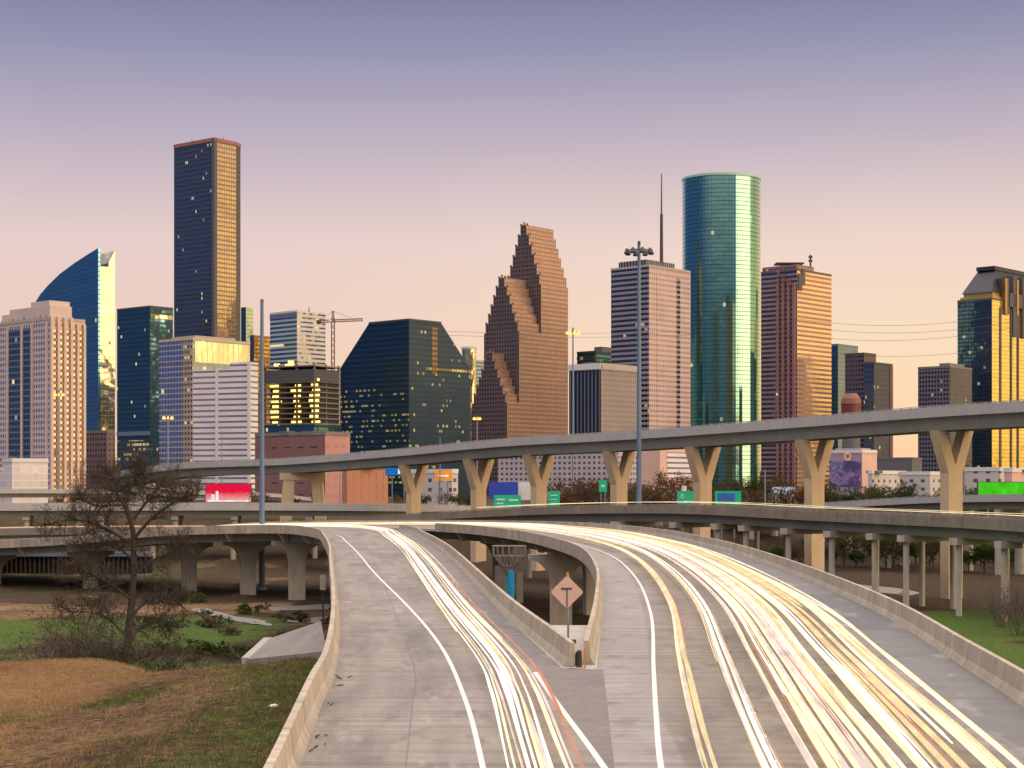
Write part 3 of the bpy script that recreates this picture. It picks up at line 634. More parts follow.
# blue sail tower
d = 1500; k = corner(36, 98, 115, d, 53)
bl = facade('deep_blue_glass', (.045,.09,.13), (.15,.36,.45), 3.2, 4.1, .92, .84, .022, (1,.85,.5), 1.2, wm=.6, wr=.3)
gd_ = facade('sky_gold_glass', (.35,.31,.21), (.60,.55,.37), 3.0, 4.1, .92, .9, .01, wm=.7, wr=.3, wob=.02)  # gold of the reflected sky put into the glass tint
t = thing('sail_tower', 'blue glass tower with curved rising sail roof and narrow gold-lit side', 'tower', (*k['C'], ZB))
tops = [(98,248),(88,251.5),(75,256.5),(60,264),(48,273),(40,281),(36,287)]
def loft(r0, r1, vcap, name, mats):
    mb = MB(); fr = []
    for u, v in tops:
        s = solve(k['C'], k['dl'], u); z = zt(max(v, vcap), d); p = k['C']+k['dl']*s; fr.append((p, z))
    n = len(fr); vs = []
    for rr in (r0, r1):
        for p, z in fr:
            q = p+k['dr']*k['tr']*rr; vs += [(q.x,q.y,ZB),(q.x,q.y,z)]
    for i in range(n-1):
        mb.poly([vs[2*i],vs[2*i+2],vs[2*i+3],vs[2*i+1]], [(0,1,2,3)], 0); mb.poly([vs[2*n+2*i],vs[2*n+2*i+2],vs[2*n+2*i+3],vs[2*n+2*i+1]], [(3,2,1,0)], 0)
        mb.poly([vs[2*i+1],vs[2*i+3],vs[2*n+2*i+3],vs[2*n+2*i+1]], [(0,1,2,3)], 0)
    for i in (0, n-1): mb.poly([vs[2*i],vs[2*i+1],vs[2*n+2*i+1],vs[2*n+2*i]], [(0,1,2,3)], 1)
    mb.build(name, mats, t)
loft(0, .14, 0, 'sail_facade', [bl, bl]); loft(.143, .62, 266, 'facade', [bl, gd_])
mb = MB(); q0, q1 = sub(k,0,1,.625,1.0)[0], sub(k,0,1,.625,1.0)[1]; fb = sub(k,0,.3,.625,1.0); z0_, z1_ = zt(262,d), zt(249,d)
vs = [(*p, ZB) for p in fb]+[(*fb[0],z0_),(*fb[1],z1_),(*fb[2],z1_),(*fb[3],z0_)]
mb.poly(vs, [(0,1,5,4),(4,5,6,7)], 1); mb.poly(vs, [(1,2,6,5),(2,3,7,6),(3,0,4,7)], 0); mb.build('fin', [bl, gd_], t)
# dark teal office block
tl_ = facade('teal_glass', (.025,.055,.075), (.10,.25,.32), 2.0, 4.0, .85, .6, .07, (1,.8,.4), wm=.5, wr=.35)
k = corner(117, 150, 173, 1420, 40); t = tower('office_tower', 'dark teal glass office block left of the tallest dark tower', k, 307, [tl_, tl_], M['darksteel'])
panel(k,'r',.02,.98,zt(318,1420),zt(314,1420),.5).build('lit_band', gd_, t); panel(k,'l',0,1,zt(435,1420),zt(431,1420),.6).build('ledge', M['steel'], t); panel(k,'l',.02,.98,zt(462,1420),zt(440,1420),.5).build('lit_band', facade('teal_lit_floors', (.02,.05,.06), (.08,.18,.2), 2.2, 4, .8, .5, 1.6, (1,.72,.2), 1.2), t)
# tallest dark tower with a chamfer whose glass tint holds the gold reflection
d = 1465; dk_ = facade('night_blue_glass', (.04,.05,.075), (.11,.17,.27), 1.9, 4.0, .72, .55, .07, (1,.8,.4), 1.1, wr=.5)
gf = facade('gold_reflecting_grid', (.19,.14,.09), (.74,.56,.36), 2.8, 4.0, .78, .68, 0, wr=.5)
k = corner(174, 214.5, 236, d, 38); t = thing('dark_tower', 'tallest tower, dark blue with a gold-reflecting chamfered face and antennas on its roof', 'tower', (*k['C'], ZB))
Cc = k['C']; Rr = Vector(k['fp'][1]); d3 = Vector((math.sin(R(8)), math.cos(R(8)))); E = Rr+Vector((math.sin(R(14)),math.cos(R(14))))*solve(Rr, Vector((math.sin(R(14)),math.cos(R(14)))), 240.5); Bk = Vector(k['fp'][2]); Ll = Vector(k['fp'][3])
mb = MB(); mb.prism([tuple(p) for p in (Cc, Rr, E, Bk, Ll)], ZB, zt(138.5,d), 0, [1,2,2,0,0], 3); gran = stone('dark_granite', (.10,.085,.09)); mb.build('facade', [dk_, gf, facade('dark_rib_face', (.09,.075,.075), (.05,.05,.06), 2.5, 4, .5, .6, 0), M['roof']], t)
mb = MB(); ring = [Cc, Rr, E, Bk, Ll]
for a, b in zip(ring, ring[1:]+ring[:1]): mb.sweep([Vector((*a,zt(138.5,d))), Vector((*b,zt(138.5,d)))], [(-1,-2.2),(.5,-2.2),(.5,1.0),(-1,1.0)])
mb.build('parapet', stone('reddish_parapet', (.30,.12,.11)), t)
mb = MB(); mb.obox(Cc-k['dl']*0+Vector((.55,.83))*0, k['dr'], k['dl'], 1.6, 1.6, ZB, zt(139,d)); mb.build('corner_pier', gran, t)
for uu, vv in ((223,133),(209,136),(192,136),(214,136)):
    p = P(uu, 0, d+14); antenna(t, p.x, p.y, zt(139,d)-1, zt(vv,d), .5)
# low brown building
br_ = facade('brown_brick_windows', (.16,.10,.095), (.06,.06,.08), 3, 3.6, .4, .5, .02)
k = corner(84, 107, 114, 1100, 40); tower('brick_building', 'low dull brown block between the stone tower and the teal block', k, 432, [br_, br_], M['conc_dark'], 'building')
# light glass block with bright top grid
d = 1250; lg = facade('pale_blue_glass', (.34,.30,.30), (.30,.45,.60), 3.4, 4.0, .84, .74, .05, (1,.8,.4))
rg = facade('bright_mullions', (.62,.55,.40), (.95,.85,.55), 5.0, 30, .82, .96, 0, gr=.2)
k = corner(159, 193, 250, d, 40); t = tower('glass_block', 'pale blue glass block with tall bright mullioned crown behind the white striped building', k, 339, [lg, lg], M['conc_warm'])
panel(k,'r',.03,.99,zt(362,d),zt(341,d),.5).build('mullioned_crown', rg, t); panel(k,'l',.0,.28,ZB,zt(341,d),.5).build('corner_strip', facade('tan_corner', (.36,.28,.22), (.35,.28,.2), 3.4, 4, .6, .5, .25), t)
mb = MB(); mb.prism(sub(k,.1,.8,.1,.8), zt(339,d)-.2, zt(334.5,d)); mb.build('penthouse', M['conc'], t)
# white striped building
d = 1050; ws = facade('white_window_bands', (.66,.62,.66), (.26,.26,.34), 60, 3.5, 1.0, .36, 0, gm=.5, gr=.2)
k = corner(193, 250.5, 258, d, 24); t = thing('striped_building', 'white office building with dark horizontal window bands and a stepped roof', 'building', (*k['C'], ZB))
mb = MB(); mb.prism(sub(k,.36,1,0,1), ZB, zt(368,d), 0); mb.build('facade', [ws], t)
mb = MB(); mb.prism(sub(k,0,.358,0,1), ZB, zt(362,d), 0); mb.build('facade', [ws], t)
panel(k,'l',.56,.60,ZB,zt(367,d),.6).build('rib', M['white'], t); panel(k,'l',.0,.05,ZB,zt(361.5,d),.5).build('rib', M['white'], t)
# slender towers behind
k = corner(241, 246, 253, 1750, 40); tower('slim_tower', 'slim pale green glass tower peeking right of the tallest tower', k, 307, [facade('pale_green_glass', (.35,.4,.3), (.55,.7,.5), 3, 4, .8, .7, 0), tl_], False)
k = corner(250, 254, 270, 1650, 40); tower('slim_tower', 'orange lit tower sliver behind the tall blue pole', k, 335, [facade('orange_grid', (.35,.18,.05), (1,.6,.16), 3, 4, .8, .6, .1), dk_], False)
# pale tower with antenna
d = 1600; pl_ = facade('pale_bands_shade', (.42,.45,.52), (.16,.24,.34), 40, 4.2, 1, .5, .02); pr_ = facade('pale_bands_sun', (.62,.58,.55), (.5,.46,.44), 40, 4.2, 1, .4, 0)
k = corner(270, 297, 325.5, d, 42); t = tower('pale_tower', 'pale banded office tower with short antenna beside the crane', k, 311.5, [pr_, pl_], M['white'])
p = P(309, 0, d+30); antenna(t, p.x, p.y, zt(312,d), zt(303,d), .9); panel(k,'l',0,1,zt(317,d),zt(312,d),.4).build('cornice', M['steel'], t)
# unfinished building with work lights
d = 1150; k = corner(262, 314, 341, d, 30); t = thing('unfinished_building', 'unfinished concrete frame building glowing with yellow work lights in vertical strings', 'building', (*k['C'], ZB))
slabm = concrete('raw_slab', (.17,.15,.13), .2, sc=.2); nfl = 12; zb0, zt0 = zt(424,d), zt(366,d)
for i in range(nfl):
    z = zb0+(zt0-zb0)*i/(nfl-1); mb = MB(); mb.prism(k['fp'], z, z+.9); mb.build('floor_slab', slabm, t)
for f_, q0 in (('l',.02),('l',.35),('l',.68),('l',.97),('r',.5),('r',.97)):
    dv, ln = (k['dr'],k['tr']) if f_ == 'r' else (k['dl'],k['tl']); inn = k['dl'] if f_ == 'r' else k['dr']
    p = k['C']+dv*ln*q0+inn*1.5; mb = MB(); mb.obox(p, k['dl'], k['dr'], .6, .6, ZB, zt0+2); mb.build('column', slabm, t)
mb = MB(); mb.prism(sub(k,.03,.97,.25,.97), ZB, zt0-1.5); mb.build('core', M['black'], t)
mb = MB(); mb.prism(sub(k,-.005,1.005,-.005,1.005), ZB, zb0-.1); mb.build('podium', tl_, t)
net = facade('dark_netting', (.05,.05,.06), (.09,.08,.08), 2.4, 2.2, .6, .7, .0, gm=0, gr=.8)
mb = MB(); mb.prism(sub(k,-.004,.93,-.004,.93), zt(381,d), zt(369,d)); mb.build('netting', net, t)
wl_ = plain('work_light', (.8,.6,.2), .5, 0, 1, 0, (1,.62,.12), 3.0)
for u, f_ in ((272,'l'),(293.5,'l'),(311.5,'l'),(331,'r')):
    dv = k['dr'] if f_ == 'r' else k['dl']; s = solve(k['C'], dv, u); nn = k['nr'] if f_ == 'r' else k['nl']
    if nn.y > 0: nn = -nn
    mb = MB(); p = k['C']+dv*s-nn*4
    for i in range(nfl-3):
        z = zb0+(zt0-zb0)*(i+.55)/(nfl-1); w = random.uniform(2,4.4); mb.obox(p+dv*random.uniform(-1,1), dv, nn, w, .4, z-random.uniform(.6,1.1), z+random.uniform(.4,.9))
    mb.build('work_lamp', wl_, t)
mb = MB()
for u in (277,288,291): p = P(u,0,d+25); mb.box(p.x-2,p.x+2,p.y-1,p.y+1,zt0+1,zt0+random.uniform(3,5.5))
mb.build('work_lamp', plain('roof_work_light', (.8,.6,.2), .5, 0, 1, 0, (1,.7,.2), 1.3), t)
# tower crane
d = 1350; p = P(333, 0, d); cr = thing('tower_crane', 'lattice tower crane rising behind the unfinished building', 'crane', (p.x, p.y, ZB))
rust = plain('rusty_crane_paint', (.20,.10,.07), .6, .15)
def lattice(a, b, w, n, r=.22):
    a, b = Vector(a), Vector(b); t_ = (b-a).normalized(); u_ = t_.cross(Vector((0,1,0))).normalized(); v_ = u_.cross(t_); mb = MB()
    cs = [u_*w+v_*w, u_*w-v_*w, -u_*w-v_*w, -u_*w+v_*w]
    for c0 in cs: mb.bar(a+c0, b+c0, r)
    for i in range(n):
        p0, p1 = a.lerp(b, i/n), a.lerp(b, (i+1)/n)
        for j in range(4): mb.bar(p0+cs[j], p1+cs[(j+1) % 4], r*.7)
    return mb
lattice((p.x,p.y,ZB), (p.x,p.y,zt(318,d)), 1.2, 30, .3).build('mast', rust, cr)
lattice((p.x-12.5,p.y,zt(321.5,d)), (p.x+24,p.y-3,zt(320,d)), .9, 16, .25).build('jib', rust, cr)
lattice((p.x,p.y,zt(320,d)), (p.x,p.y,zt(311,d)), .7, 5, .25).build('apex', rust, cr)
mb = MB(); mb.box(p.x-13,p.x-9.5,p.y-1.5,p.y+1.5,zt(324,d),zt(320.5,d)); mb.build('counterweight', M['darksteel'], cr)
mb = MB(); mb.box(p.x-3,p.x-.8,p.y-2,p.y,zt(322,d),zt(319.5,d)); mb.build('cab', M['white'], cr)
mb = MB(); mb.bar((p.x,p.y,zt(311,d)),(p.x+18,p.y-2,zt(320,d)),.12); mb.bar((p.x,p.y,zt(311,d)),(p.x-11,p.y,zt(321,d)),.12); mb.build('stay_cable', M['darksteel'], cr)
# brick buildings
bk = facade('dark_red_brick', (.20,.10,.095), (.08,.05,.06), 9, 6, .5, .12, .0, gm=.2); bo = facade('sunlit_brick', (.42,.19,.11), (.30,.14,.09), 4, 5, .12, .7, 0, gm=0, gr=.8)
k = corner(255, 325, 350, 850, 35); t = tower('brick_building', 'long dark red brick building with a pink end wall in front of the unfinished frame', k, 434, [facade('pink_brick', (.42,.22,.19), (.38,.2,.18), 6, 5, .5, .3, 0, gm=0, gr=.8), bk], M['conc_dark'], 'building'); roof_units(t, k['fp'], zt(434,850), 4, (1,2))
k = corner(342, 347, 388, 790, 55); t = tower('brick_building', 'lower orange brick hall left of the leftmost Y pier', k, 468, [bo, bo], M['conc_dark'], 'building'); roof_units(t, k['fp'], zt(468,790), 3, (.6,1.2))
# dark glass tower with sloped shoulders
d = 1300; ng = facade('black_blue_glass', (.015,.034,.05), (.07,.18,.25), 2.0, 4.0, .84, .38, .75, (1,.74,.16), 1.0, wm=.5, wr=.3, litmax=zt(384,1300), rowk=(.07, 1.3, 1))
k = corner(340, 409, 470, d, 42); t = thing('glass_tower', 'dark glass tower with sloping shoulders and rows of yellow lit windows', 'tower', (*k['C'], ZB))
bm = bmesh.new(); zz = zt(319.5,d); vs = [bm.verts.new((*p, ZB)) for p in k['fp']]+[bm.verts.new((*p, zz)) for p in k['fp']]
for f in [(0,1,5,4),(1,2,6,5),(2,3,7,6),(3,0,4,7),(4,5,6,7),(3,2,1,0)]: bm.faces.new([vs[i] for i in f])
def cut(dv, ln, uu, vend, ax):
    s1 = solve(k['C'], dv, uu); a = Vector((*(k['C']+dv*s1), zz)); e = Vector((*(k['C']+dv*ln), zt(vend,d))); sl2 = e-a; n_ = Vector((*ax,0)).cross(sl2)
    if n_.z < 0: n_ = -n_
    bmesh.ops.bisect_plane(bm, geom=bm.verts[:]+bm.edges[:]+bm.faces[:], plane_co=a, plane_no=n_, clear_outer=True)
    ed = [e_ for e_ in bm.edges if e_.is_boundary]; bmesh.ops.contextual_create(bm, geom=ed)
cut(k['dl'], k['tl'], 369, 364, k['dr']); cut(k['dr'], k['tr'], 441, 364, k['dl'])
mb = MB(); bm.verts.index_update(); mb.poly([v.co[:] for v in bm.verts], [[v.index for v in f.verts] for f in bm.faces]); bm.free(); ngr = facade('black_blue_glass_dimmed', (.012,.028,.045), (.014,.05,.085), 2.0, 4.0, .84, .5, .2, (1,.74,.14), .95, wm=0, wr=.6, gm=.15, gr=.2)  # darker copy for the right face; its missing warm reflection is in the colour
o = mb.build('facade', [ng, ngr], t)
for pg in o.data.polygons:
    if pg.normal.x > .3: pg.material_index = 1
panel(k,'r',.36,.45,zt(372,d),zt(325,d),.3).build('bronze_strip', facade('bronze_strip', (.08,.06,.05), (.35,.22,.13), 3, 4, .7, .6, .0), t)
panel(k,'r',.32,.96,zt(368.5,d),zt(366,d),.3).build('lit_band', facade('yellow_lit_floor', (.05,.06,.05), (.2,.2,.1), 3, 20, .8, .98, 2.2, (1,.72,.16), 1.0), t)
mb = MB(); mb.sweep([Vector((*k['C'],zz)), Vector((*(k['C']+k['dl']*solve(k['C'],k['dl'],369)),zz))], [(-.6,-.6),(.4,-.6),(.4,.8),(-.6,.8)], side=-1); mb.sweep([Vector((*k['C'],zz)), Vector((*(k['C']+k['dr']*solve(k['C'],k['dr'],441)),zz))], [(-.6,-.6),(.4,-.6),(.4,.8),(-.6,.8)], side=1); mb.build('parapet', M['darksteel'], t)
# small towers between the glass tower and the stepped gable tower
k = corner(470, 477, 484, 1900, 40); tower('office_tower', 'grey mid-rise squeezed between the sloping glass tower and the stepped gables', k, 360, [pl_, pl_], False)
t = thing('drum_tower', 'small round pale tower top glowing beside the sloping glass tower', 'tower', tuple(P(469,0,1850)[:2])+(ZB,)); p = P(469,0,1850)
mb = MB(); mb.prism([(p.x+8*math.cos(a*PI/12), p.y+8*math.sin(a*PI/12)) for a in range(24)], ZB, zt(349,1850)); mb.build('facade', gd_, t)
mb = MB(); mb.prism([(p.x+8.4*math.cos(a*PI/12), p.y+8.4*math.sin(a*PI/12)) for a in range(24)], zt(349,1850)-.1, zt(347,1850)); mb.build('roof', M['white'], t)
# stepped gable tower in three masses
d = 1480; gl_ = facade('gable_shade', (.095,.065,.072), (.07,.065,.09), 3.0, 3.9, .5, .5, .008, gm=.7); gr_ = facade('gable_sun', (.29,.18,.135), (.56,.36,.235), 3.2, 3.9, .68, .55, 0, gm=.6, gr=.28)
gcop = stone('gable_coping', (.25,.16,.12))
th = 40; k = corner(472, 507, 568, d, th); t = thing('gable_tower', 'reddish stone tower of three stepped gables rising to a tall ridge', 'tower', (*k['C'], ZB))
def gable(xl, xc, x1, veave, vridge, nst, name):
    s0 = solve(k['C'], k['dr'], xc) if xc != 507 else 0; s1 = solve(k['C'], k['dr'], x1); c0 = k['C']+k['dr']*s0; c1 = k['C']+k['dr']*s1; dd = c0.y
    wl = solve(c0, k['dl'], xl); ze, zr = zt(veave, dd), zt(vridge, dd); mb = MB()
    q = lambda a, b: tuple(a+k['dl']*wl*b)
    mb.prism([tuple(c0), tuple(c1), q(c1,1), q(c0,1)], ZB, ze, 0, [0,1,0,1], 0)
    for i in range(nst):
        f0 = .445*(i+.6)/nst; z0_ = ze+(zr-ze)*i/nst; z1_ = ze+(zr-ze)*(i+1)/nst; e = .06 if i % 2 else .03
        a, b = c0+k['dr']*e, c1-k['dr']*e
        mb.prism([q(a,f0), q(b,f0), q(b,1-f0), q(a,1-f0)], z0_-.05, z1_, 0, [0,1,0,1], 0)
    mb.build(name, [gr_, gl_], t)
    mb = MB()
    for i in range(nst):
        f0 = .445*(i+.6)/nst; z1_ = ze+(zr-ze)*(i+1)/nst
        for ff in (f0, 1-f0): p = Vector(q(c0+k['dr']*1.2, ff)); mb.obox(p, k['dl'], k['dr'], .7, .9, z1_-.1, z1_+1.6)
    p = Vector(q(c0+k['dr']*1, .5)); mb.obox(p, k['dl'], k['dr'], .6, .6, zr, zr+3)
    mb.build('pinnacle', gcop, t)
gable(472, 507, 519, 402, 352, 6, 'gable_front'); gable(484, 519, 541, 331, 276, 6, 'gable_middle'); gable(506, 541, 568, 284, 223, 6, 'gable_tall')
# ribbed dark block and its neighbours
d = 1250; rb = facade('dark_ribs', (.11,.12,.15), (.035,.045,.075), 3.4, 300, .66, .99, 0, gm=.6); rs = facade('grey_fine_grid', (.27,.23,.22), (.19,.16,.165), 2.4, 3.8, .5, .6, 0, gm=.3)
k = corner(569, 601, 640, d, 40); t = tower('ribbed_block', 'dark vertically ribbed office block with a pale flat roof rim beside the stepped gables', k, 369, [rs, rb], M['white']); panel(k,'l',0,1,zt(369,d),zt(363,d),1).build('roof_rim', M['white'], t); panel(k,'r',0,1,zt(369,d),zt(363,d),1).build('roof_rim', M['conc'], t); roof_units(t, k['fp'], zt(366,d), 3)
d = 1550; k = corner(577, 596, 625, d, 40); t = tower('office_block', 'dark low office block with a lit upper floor above the ribbed block', k, 352, [tl_, tl_], M['darksteel']); panel(k,'l',0,1,zt(359,d),zt(356,d),.4).build('lit_band', facade('lit_band_b', (.05,.06,.05), (.2,.2,.1), 4, 20, .8, .98, 1.2, (1,.72,.2), .8), t)
mb = MB(); mb.prism(sub(k,0,.4,.2,.8), zt(352,d)-.1, zt(346,d)); mb.build('penthouse', M['roof'], t)
# grey banded tower with mast
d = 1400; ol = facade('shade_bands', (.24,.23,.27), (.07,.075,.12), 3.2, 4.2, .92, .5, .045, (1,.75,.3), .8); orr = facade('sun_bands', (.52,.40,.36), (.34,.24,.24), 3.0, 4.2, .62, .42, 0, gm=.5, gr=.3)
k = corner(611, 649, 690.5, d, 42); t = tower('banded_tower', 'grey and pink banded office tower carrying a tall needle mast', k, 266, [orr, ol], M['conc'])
mb = MB(); mb.prism(sub(k,.12,.85,.05,.72), zt(266,d)-.1, zt(258.5,d)); mb.build('penthouse', facade('pent', (.22,.2,.22), (.08,.08,.1), 3, 30, .5, .95, 0), t)
p = P(661.5,0,d+22); antenna(t, p.x, p.y, zt(260,d), zt(169,d), 1.5)
panel(k,'r',.18,.30,ZB,zt(274,d),.25).build('rib', orr, t); panel(k,'r',.66,.74,ZB,zt(274,d),.25).build('window_strip', ol, t)
# green glass round tower
d = 1600; grn_g = facade('green_glass', (.03,.07,.075), (.12,.40,.34), 3.0, 4.0, .9, .86, .012, (1,.9,.5), 1.0, wm=.7, wr=.25, gr=.09, wob=.006, tint=.1, coat=1)
cx, cy, rd = (721.3-CU)*(d+36)/F, d+36, 37.5; t = thing('round_tower', 'tall green glass tower with a rounded shining side and rooftop antennas', 'tower', (cx, cy, ZB))
ring = []
for a in range(-100, 101, 5):
    w = R(a); ring.append((cx+rd*math.sin(w)*(1 if a > 0 else 1.0), cy-rd*math.cos(w)*.92))
ring += [(cx+rd*.9, cy+32),(cx-rd*.9, cy+32)]
mb = MB(); mb.prism(ring, ZB, zt(174,d)); o = mb.build('facade', grn_g, t, face_uv=False)
uvl = o.data.uv_layers.new(name='UVMap')
off = Vector(t.location)
for pgn in o.data.polygons:
    angs = [math.atan2((o.data.vertices[i].co+off).x-cx, -((o.data.vertices[i].co+off).y-cy))*rd for i in pgn.vertices]
    for li, a_ in zip(pgn.loop_indices, angs): uvl.data[li].uv = (a_, (o.data.vertices[o.data.loops[li].vertex_index].co+off).z)
    if abs(pgn.normal.z) < .5: pgn.use_smooth = True
mb = MB(); mb.sweep([Vector((*p, zt(174,d))) for p in ring[:41]], [(-.9,-.2),(.4,-.2),(.4,2.0),(-.9,2.0)], side=1); mb.build('rim', plain('pale_green_rim', (.35,.55,.45), .4), t)
mb = MB()
rr = random.Random(3)
for i in range(9):
    x = cx-9+i*3.4+rr.uniform(-1,1); y = cy+rr.uniform(-8,8); mb.box(x-1.4,x+1.4,y-1,y+1,zt(174,d),zt(171,d)+rr.uniform(0,1.6))
    mb.tube([(x,y,zt(172,d)),(x,y,zt(170,d)+rr.uniform(0,3.2))], .3, 5)
mb.tube([(cx-4,cy,zt(172,d)),(cx-4,cy,zt(165,d))], .4, 5); mb.box(cx-11,cx+20,cy-2,cy-1,zt(170.5,d),zt(169.7,d)); mb.build('roof_plant', M['darksteel'], t)
# red granite tower with notched corner
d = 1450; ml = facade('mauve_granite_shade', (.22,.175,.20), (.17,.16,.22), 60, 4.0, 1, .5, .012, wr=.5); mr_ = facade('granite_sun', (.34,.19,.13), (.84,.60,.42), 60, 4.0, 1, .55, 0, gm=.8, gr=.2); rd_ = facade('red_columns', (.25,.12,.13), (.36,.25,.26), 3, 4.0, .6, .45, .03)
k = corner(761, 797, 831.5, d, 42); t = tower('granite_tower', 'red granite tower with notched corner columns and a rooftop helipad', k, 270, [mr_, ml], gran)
for q, (a0, a1, vv) in enumerate(((.03,.10,283),(.17,.24,278),(.32,.39,273),(.47,.54,268))): panel(k,'l',a0,a1,ZB,zt(vv,d),2.0).build('corner_column', rd_, t)
for q, (a0, a1, vv) in enumerate(((.02,.12,282),(.12,.20,276))): panel(k,'r',a0,a1,zt(vv+8,d),zt(vv-8,d),1.2).build('notch', gran, t)
mb = MB(); mb.prism(sub(k,.02,.98,.02,.5), zt(270,d)-.1, zt(264,d)); mb.build('penthouse', rd_, t)
p = P(790,0,d+20); mb = MB(); mb.box(p.x-13,p.x+11,p.y-8,p.y+8,zt(261.5,d),zt(260.5,d)); mb.tube([(p.x,p.y,zt(265,d)),(p.x,p.y,zt(261,d))],2,6); mb.build('helipad', M['darksteel'], t)
p = P(810.5,0,d+25); mb = MB(); mb.tube([(p.x,p.y,zt(271,d)),(p.x,p.y,zt(251,d))],.8,6)
for vv in (253,257): mb.box(p.x-1.6,p.x+1.6,p.y-1,p.y+1,zt(vv+1,d),zt(vv-1,d))
mb.build('antenna', M['darksteel'], t)
# cluster right of it
k = corner(829, 838, 858, 1600, 40); t = tower('teal_block', 'grey teal office block, leftmost of the low trio right of the granite tower', k, 345, [facade('grey_teal', (.16,.2,.22), (.20,.30,.34), 3, 4, .7, .6, 0), tl_], M['steel']); mb = MB(); mb.prism([(a+18,b+40) for a,b in k['fp']], ZB, zt(350,1600)); mb.build('annex', tl_, t)
k = corner(845, 864, 876, 1450, 42); tower('mauve_block', 'dark mauve office block in the middle of the low trio right of the granite tower', k, 354, [facade('mauve_grid_r', (.10,.08,.10), (.10,.09,.12), 3, 4, .6, .6, .01), facade('mauve_grid', (.075,.065,.10), (.075,.08,.13), 3, 4, .7, .6, .01)], M['darksteel'])
k = corner(864, 874, 892.5, 1350, 40); t = tower('dark_block', 'near black office block with lit windows, rightmost of the low trio', k, 363.5, [facade('dark_lit', (.05,.05,.075), (.06,.075,.13), 3, 4, .7, .6, .14, (1,.8,.45), .9), dk_], M['darksteel']); panel(k,'r',.84,1,ZB,zt(364,1350),.5).build('edge_strip', stone('maroon_edge', (.14,.07,.08)), t)
# red domed rotunda
p = P(851, 0, 1150); t = thing('rotunda', 'red and orange domed rotunda peeking over the flyover below the low trio', 'building', (p.x, p.y, ZB))
cyl = lambda r, n=24: [(p.x+r*math.cos(2*PI*a/n), p.y+r*math.sin(2*PI*a/n)) for a in range(n)]
mb = MB(); mb.prism(cyl(6.6), zt(414,1150), zt(404,1150)); mb.build('drum', plain('dark_red_wall', (.15,.025,.035), .5, .1, .2), t)
mb = MB(); mb.prism(cyl(6), ZB, zt(414,1150)-.05); mb.build('base', M['roof'], t)
mb = MB(); mb.frustum(cyl(7.0), zt(404,1150)-.05, cyl(6.2), zt(398.5,1150)); mb.frustum(cyl(6.2), zt(398.5,1150), cyl(4.0), zt(393.5,1150)); mb.build('roof', plain('rust_roof', (.2,.08,.05), .6), t)
# dark grid block, right
k = corner(918, 950, 972, 1450, 40); t = tower('grid_block', 'dark gridded office block left of the crowned gold tower', k, 367, [facade('grid_r', (.10,.09,.09), (.06,.07,.1), 2.8, 3.8, .6, .6, .02), facade('grid_l', (.12,.115,.14), (.045,.06,.10), 2.8, 3.8, .6, .58, .06, (1,.75,.3), .8)], M['conc_dark'])
mb = MB(); mb.prism(sub(k,.1,.4,.1,.8), zt(367,1450)-.1, zt(362.5,1450)); mb.build('penthouse', M['conc_dark'], t)
# crowned gold tower, right edge
d = 1700; hl = facade('crown_tower_shade', (.04,.045,.07), (.08,.12,.22), 3.2, 4, .85, .7, .05, (1,.8,.5), .7, wm=.5, wr=.3); hg = facade('crown_tower_sun', (.42,.27,.08), (.95,.72,.30), 3.0, 4, .9, .88, 0, wm=.8, wr=.25, gr=.12, wob=.01)  # shaded and sunlit sides: light put into the two glass colours
k = corner(957.5, 992, 1044, d, 42); t = tower('crowned_tower', 'dark blue glass tower with a gold sunlit side and a stepped crown at the right edge', k, 299, [hg, hl], gran)
zc0 = zt(299,d); ledge = plain('gold_ledge', (.5,.33,.12), .35, .1, .1, .7)
mb = MB(); mb.prism(sub(k,.03,.97,.03,.97), zc0-.1, zt(295,d)); mb.prism(sub(k,.08,.92,.06,.94), zt(295,d)-.1, zt(291,d)); mb.build('ledge', ledge, t)
mb = MB(); mb.frustum(sub(k,.06,.94,.04,.96), zt(291,d)-.1, sub(k,.22,.72,.2,.8), zt(267,d)); mb.prism(sub(k,.2,.74,.18,.82), zt(267,d)-.05, zt(263,d)); mb.build('crown', plain('dark_slate_crown', (.02,.025,.035), .4, .1, .1, .2), t)
for (a0,a1,va,vb) in ((.20,.28,312,276),(.36,.44,334,272),(.54,.62,334,272),(.72,.8,312,276),(.30,.68,304,290)): panel(k,'r',a0,a1,zt(va,d),zt(vb,d),2.2,6).build('ornament', gran, t)
for a0 in (.14,.34,.47,.64): panel(k,'r',a0,a0+.025,ZB,zt(306,d),.8).build('rib', gran, t)
for a0 in (.2,.42,.58,.78): panel(k,'r',a0,a0+.03,zt(312,d),zt(276,d),3.0,5).build('finial', ledge, t)
